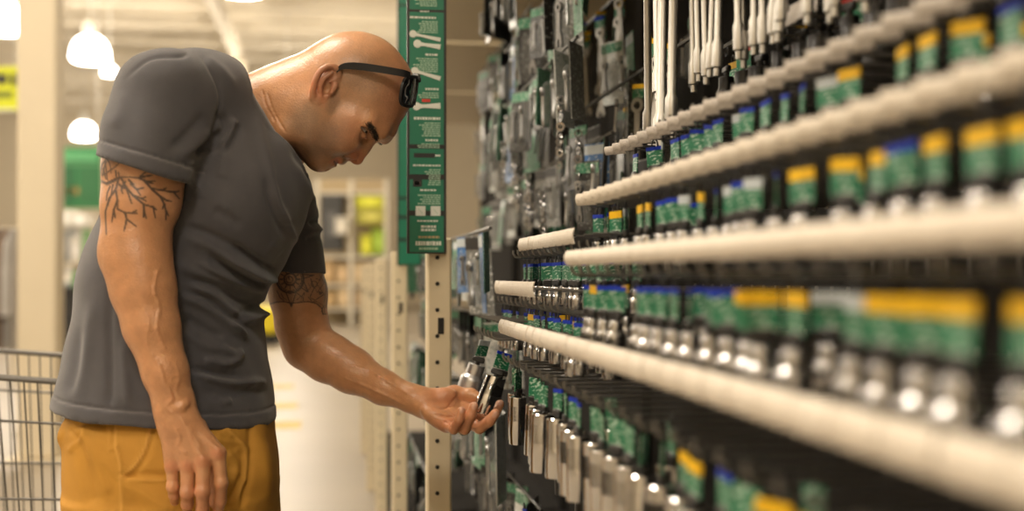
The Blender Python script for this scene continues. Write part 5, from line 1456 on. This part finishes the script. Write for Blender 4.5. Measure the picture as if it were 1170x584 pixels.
# ---- sunglasses pushed up on the head
sg = thing('sunglasses', 'black wraparound sunglasses pushed up on the bald head', 'sunglasses', q2w(H(462, 82)))
inv = Matrix.Translation(-Vector(sg.location))
BLK = mat('black_acetate', (0.008, 0.008, 0.009), 0.4, spec=.25)
LENS = mat('dark_mirror_lens', (0.02, 0.03, 0.045), 0.04, spec=1.0, coat=1.0)
def qv(x, y, w): return inv @ Vector(q2w(H(x, y, w)))
for s in (1, -1):
    mb = MB(); ctrl = [(384.5, 81.5, 59), (389, 77, 59.5), (398, 75.2, 60), (416, 76.5, 61), (440, 80, 60), (462, 84, 56.5), (469, 86.5, 51)]
    pts = curve_pts([(a, b, w * s) for a, b, w in ctrl], 5); vs, fs = [], []
    n = len(pts)
    for i, p in enumerate(pts):
        t = i / (n - 1); hh = 2.4 + 2.2 * min(1, t * 2.2) - 0.5 * t; th = 1.4
        for (u, v) in ((-1, -1), (-1, 1), (1, 1), (1, -1)):
            vs.append(qv(p[0], p[1] + u * hh, p[2] + v * th))
    for i in range(n - 1):
        for k in range(4): fs.append((i*4+k, i*4+(k+1) % 4, (i+1)*4+(k+1) % 4, (i+1)*4+k))
    fs += [(0, 1, 2, 3), tuple(reversed(range((n-1)*4, n*4)))]
    mb.add(vs, fs); mb.build('temple', BLK, sg)
# front: two rims following the brow's curve, lens in each
def front_pt(w, t):
    """w sideways in pixels (signed), t 0..1 from the upper rim to the lower"""
    bend = (abs(w) / 52.0) ** 2 * 17
    x = 477.5 - bend - 6.0 * (t - 0.35); y = 84.0 + 37 * t - 0.06 * bend + (0.10 * w if w > 0 else 0.30 * w)
    return qv(x, y, w)
for s in (1, -1):
    out, inn = [], []
    N_ = 36
    for k in range(N_):
        a = 2*math.pi*k/N_
        ca, sa = math.cos(a), math.sin(a)
        u = abs(ca) ** .55 * (1 if ca >= 0 else -1); v = abs(sa) ** .62 * (1 if sa >= 0 else -1)
        wc, tc_ = 29.5, .49
        out.append((wc + 23.5 * u, tc_ + .50 * v - .05 * u)); inn.append((wc + 20.5 * u, tc_ + .41 * v - .045 * u))
    mb = MB(); vs, fs = [], []
    for (w, t) in out: vs.append(front_pt(w * s, t))
    for (w, t) in inn: vs.append(front_pt(w * s, t))
    off3 = Vector(q2w(np.array([m_(2.6), 0, -m_(.6)])))
    vs += [p - off3 for p in vs[:2*N_]]
    for k in range(N_):
        k1 = (k+1) % N_
        fs += [(k, k1, N_+k1, N_+k), (2*N_+k, 3*N_+k, 3*N_+k1, 2*N_+k1), (k, 2*N_+k, 2*N_+k1, k1), (N_+k, N_+k1, 3*N_+k1, 3*N_+k)]
    mb.add(vs, fs, True); rim_o = mb.build('rim', BLK, sg)
    mb = MB(); vs = [front_pt(w * s, t) - off3 * .45 for (w, t) in inn]; cpt = sum(vs, Vector()) / N_ + off3 * .5
    vs2 = [cpt + (p - cpt) * .5 + off3 * .25 for p in vs]
    vsb = [p - off3 * .35 for p in vs]
    mb.add(vs + vs2 + [cpt] + vsb, [(k, (k+1) % N_, N_+(k+1) % N_, N_+k) for k in range(N_)] + [(N_+k, N_+(k+1) % N_, 2*N_) for k in range(N_)] + [tuple(2*N_+1+k for k in range(N_))], True)
    mb.build('lens', LENS, sg)
mb = MB(); mb.tube([front_pt(-8, .22), front_pt(-3, .16), front_pt(3, .16), front_pt(8, .22)], m_(2.2), 8); mb.build('bridge', BLK, sg)
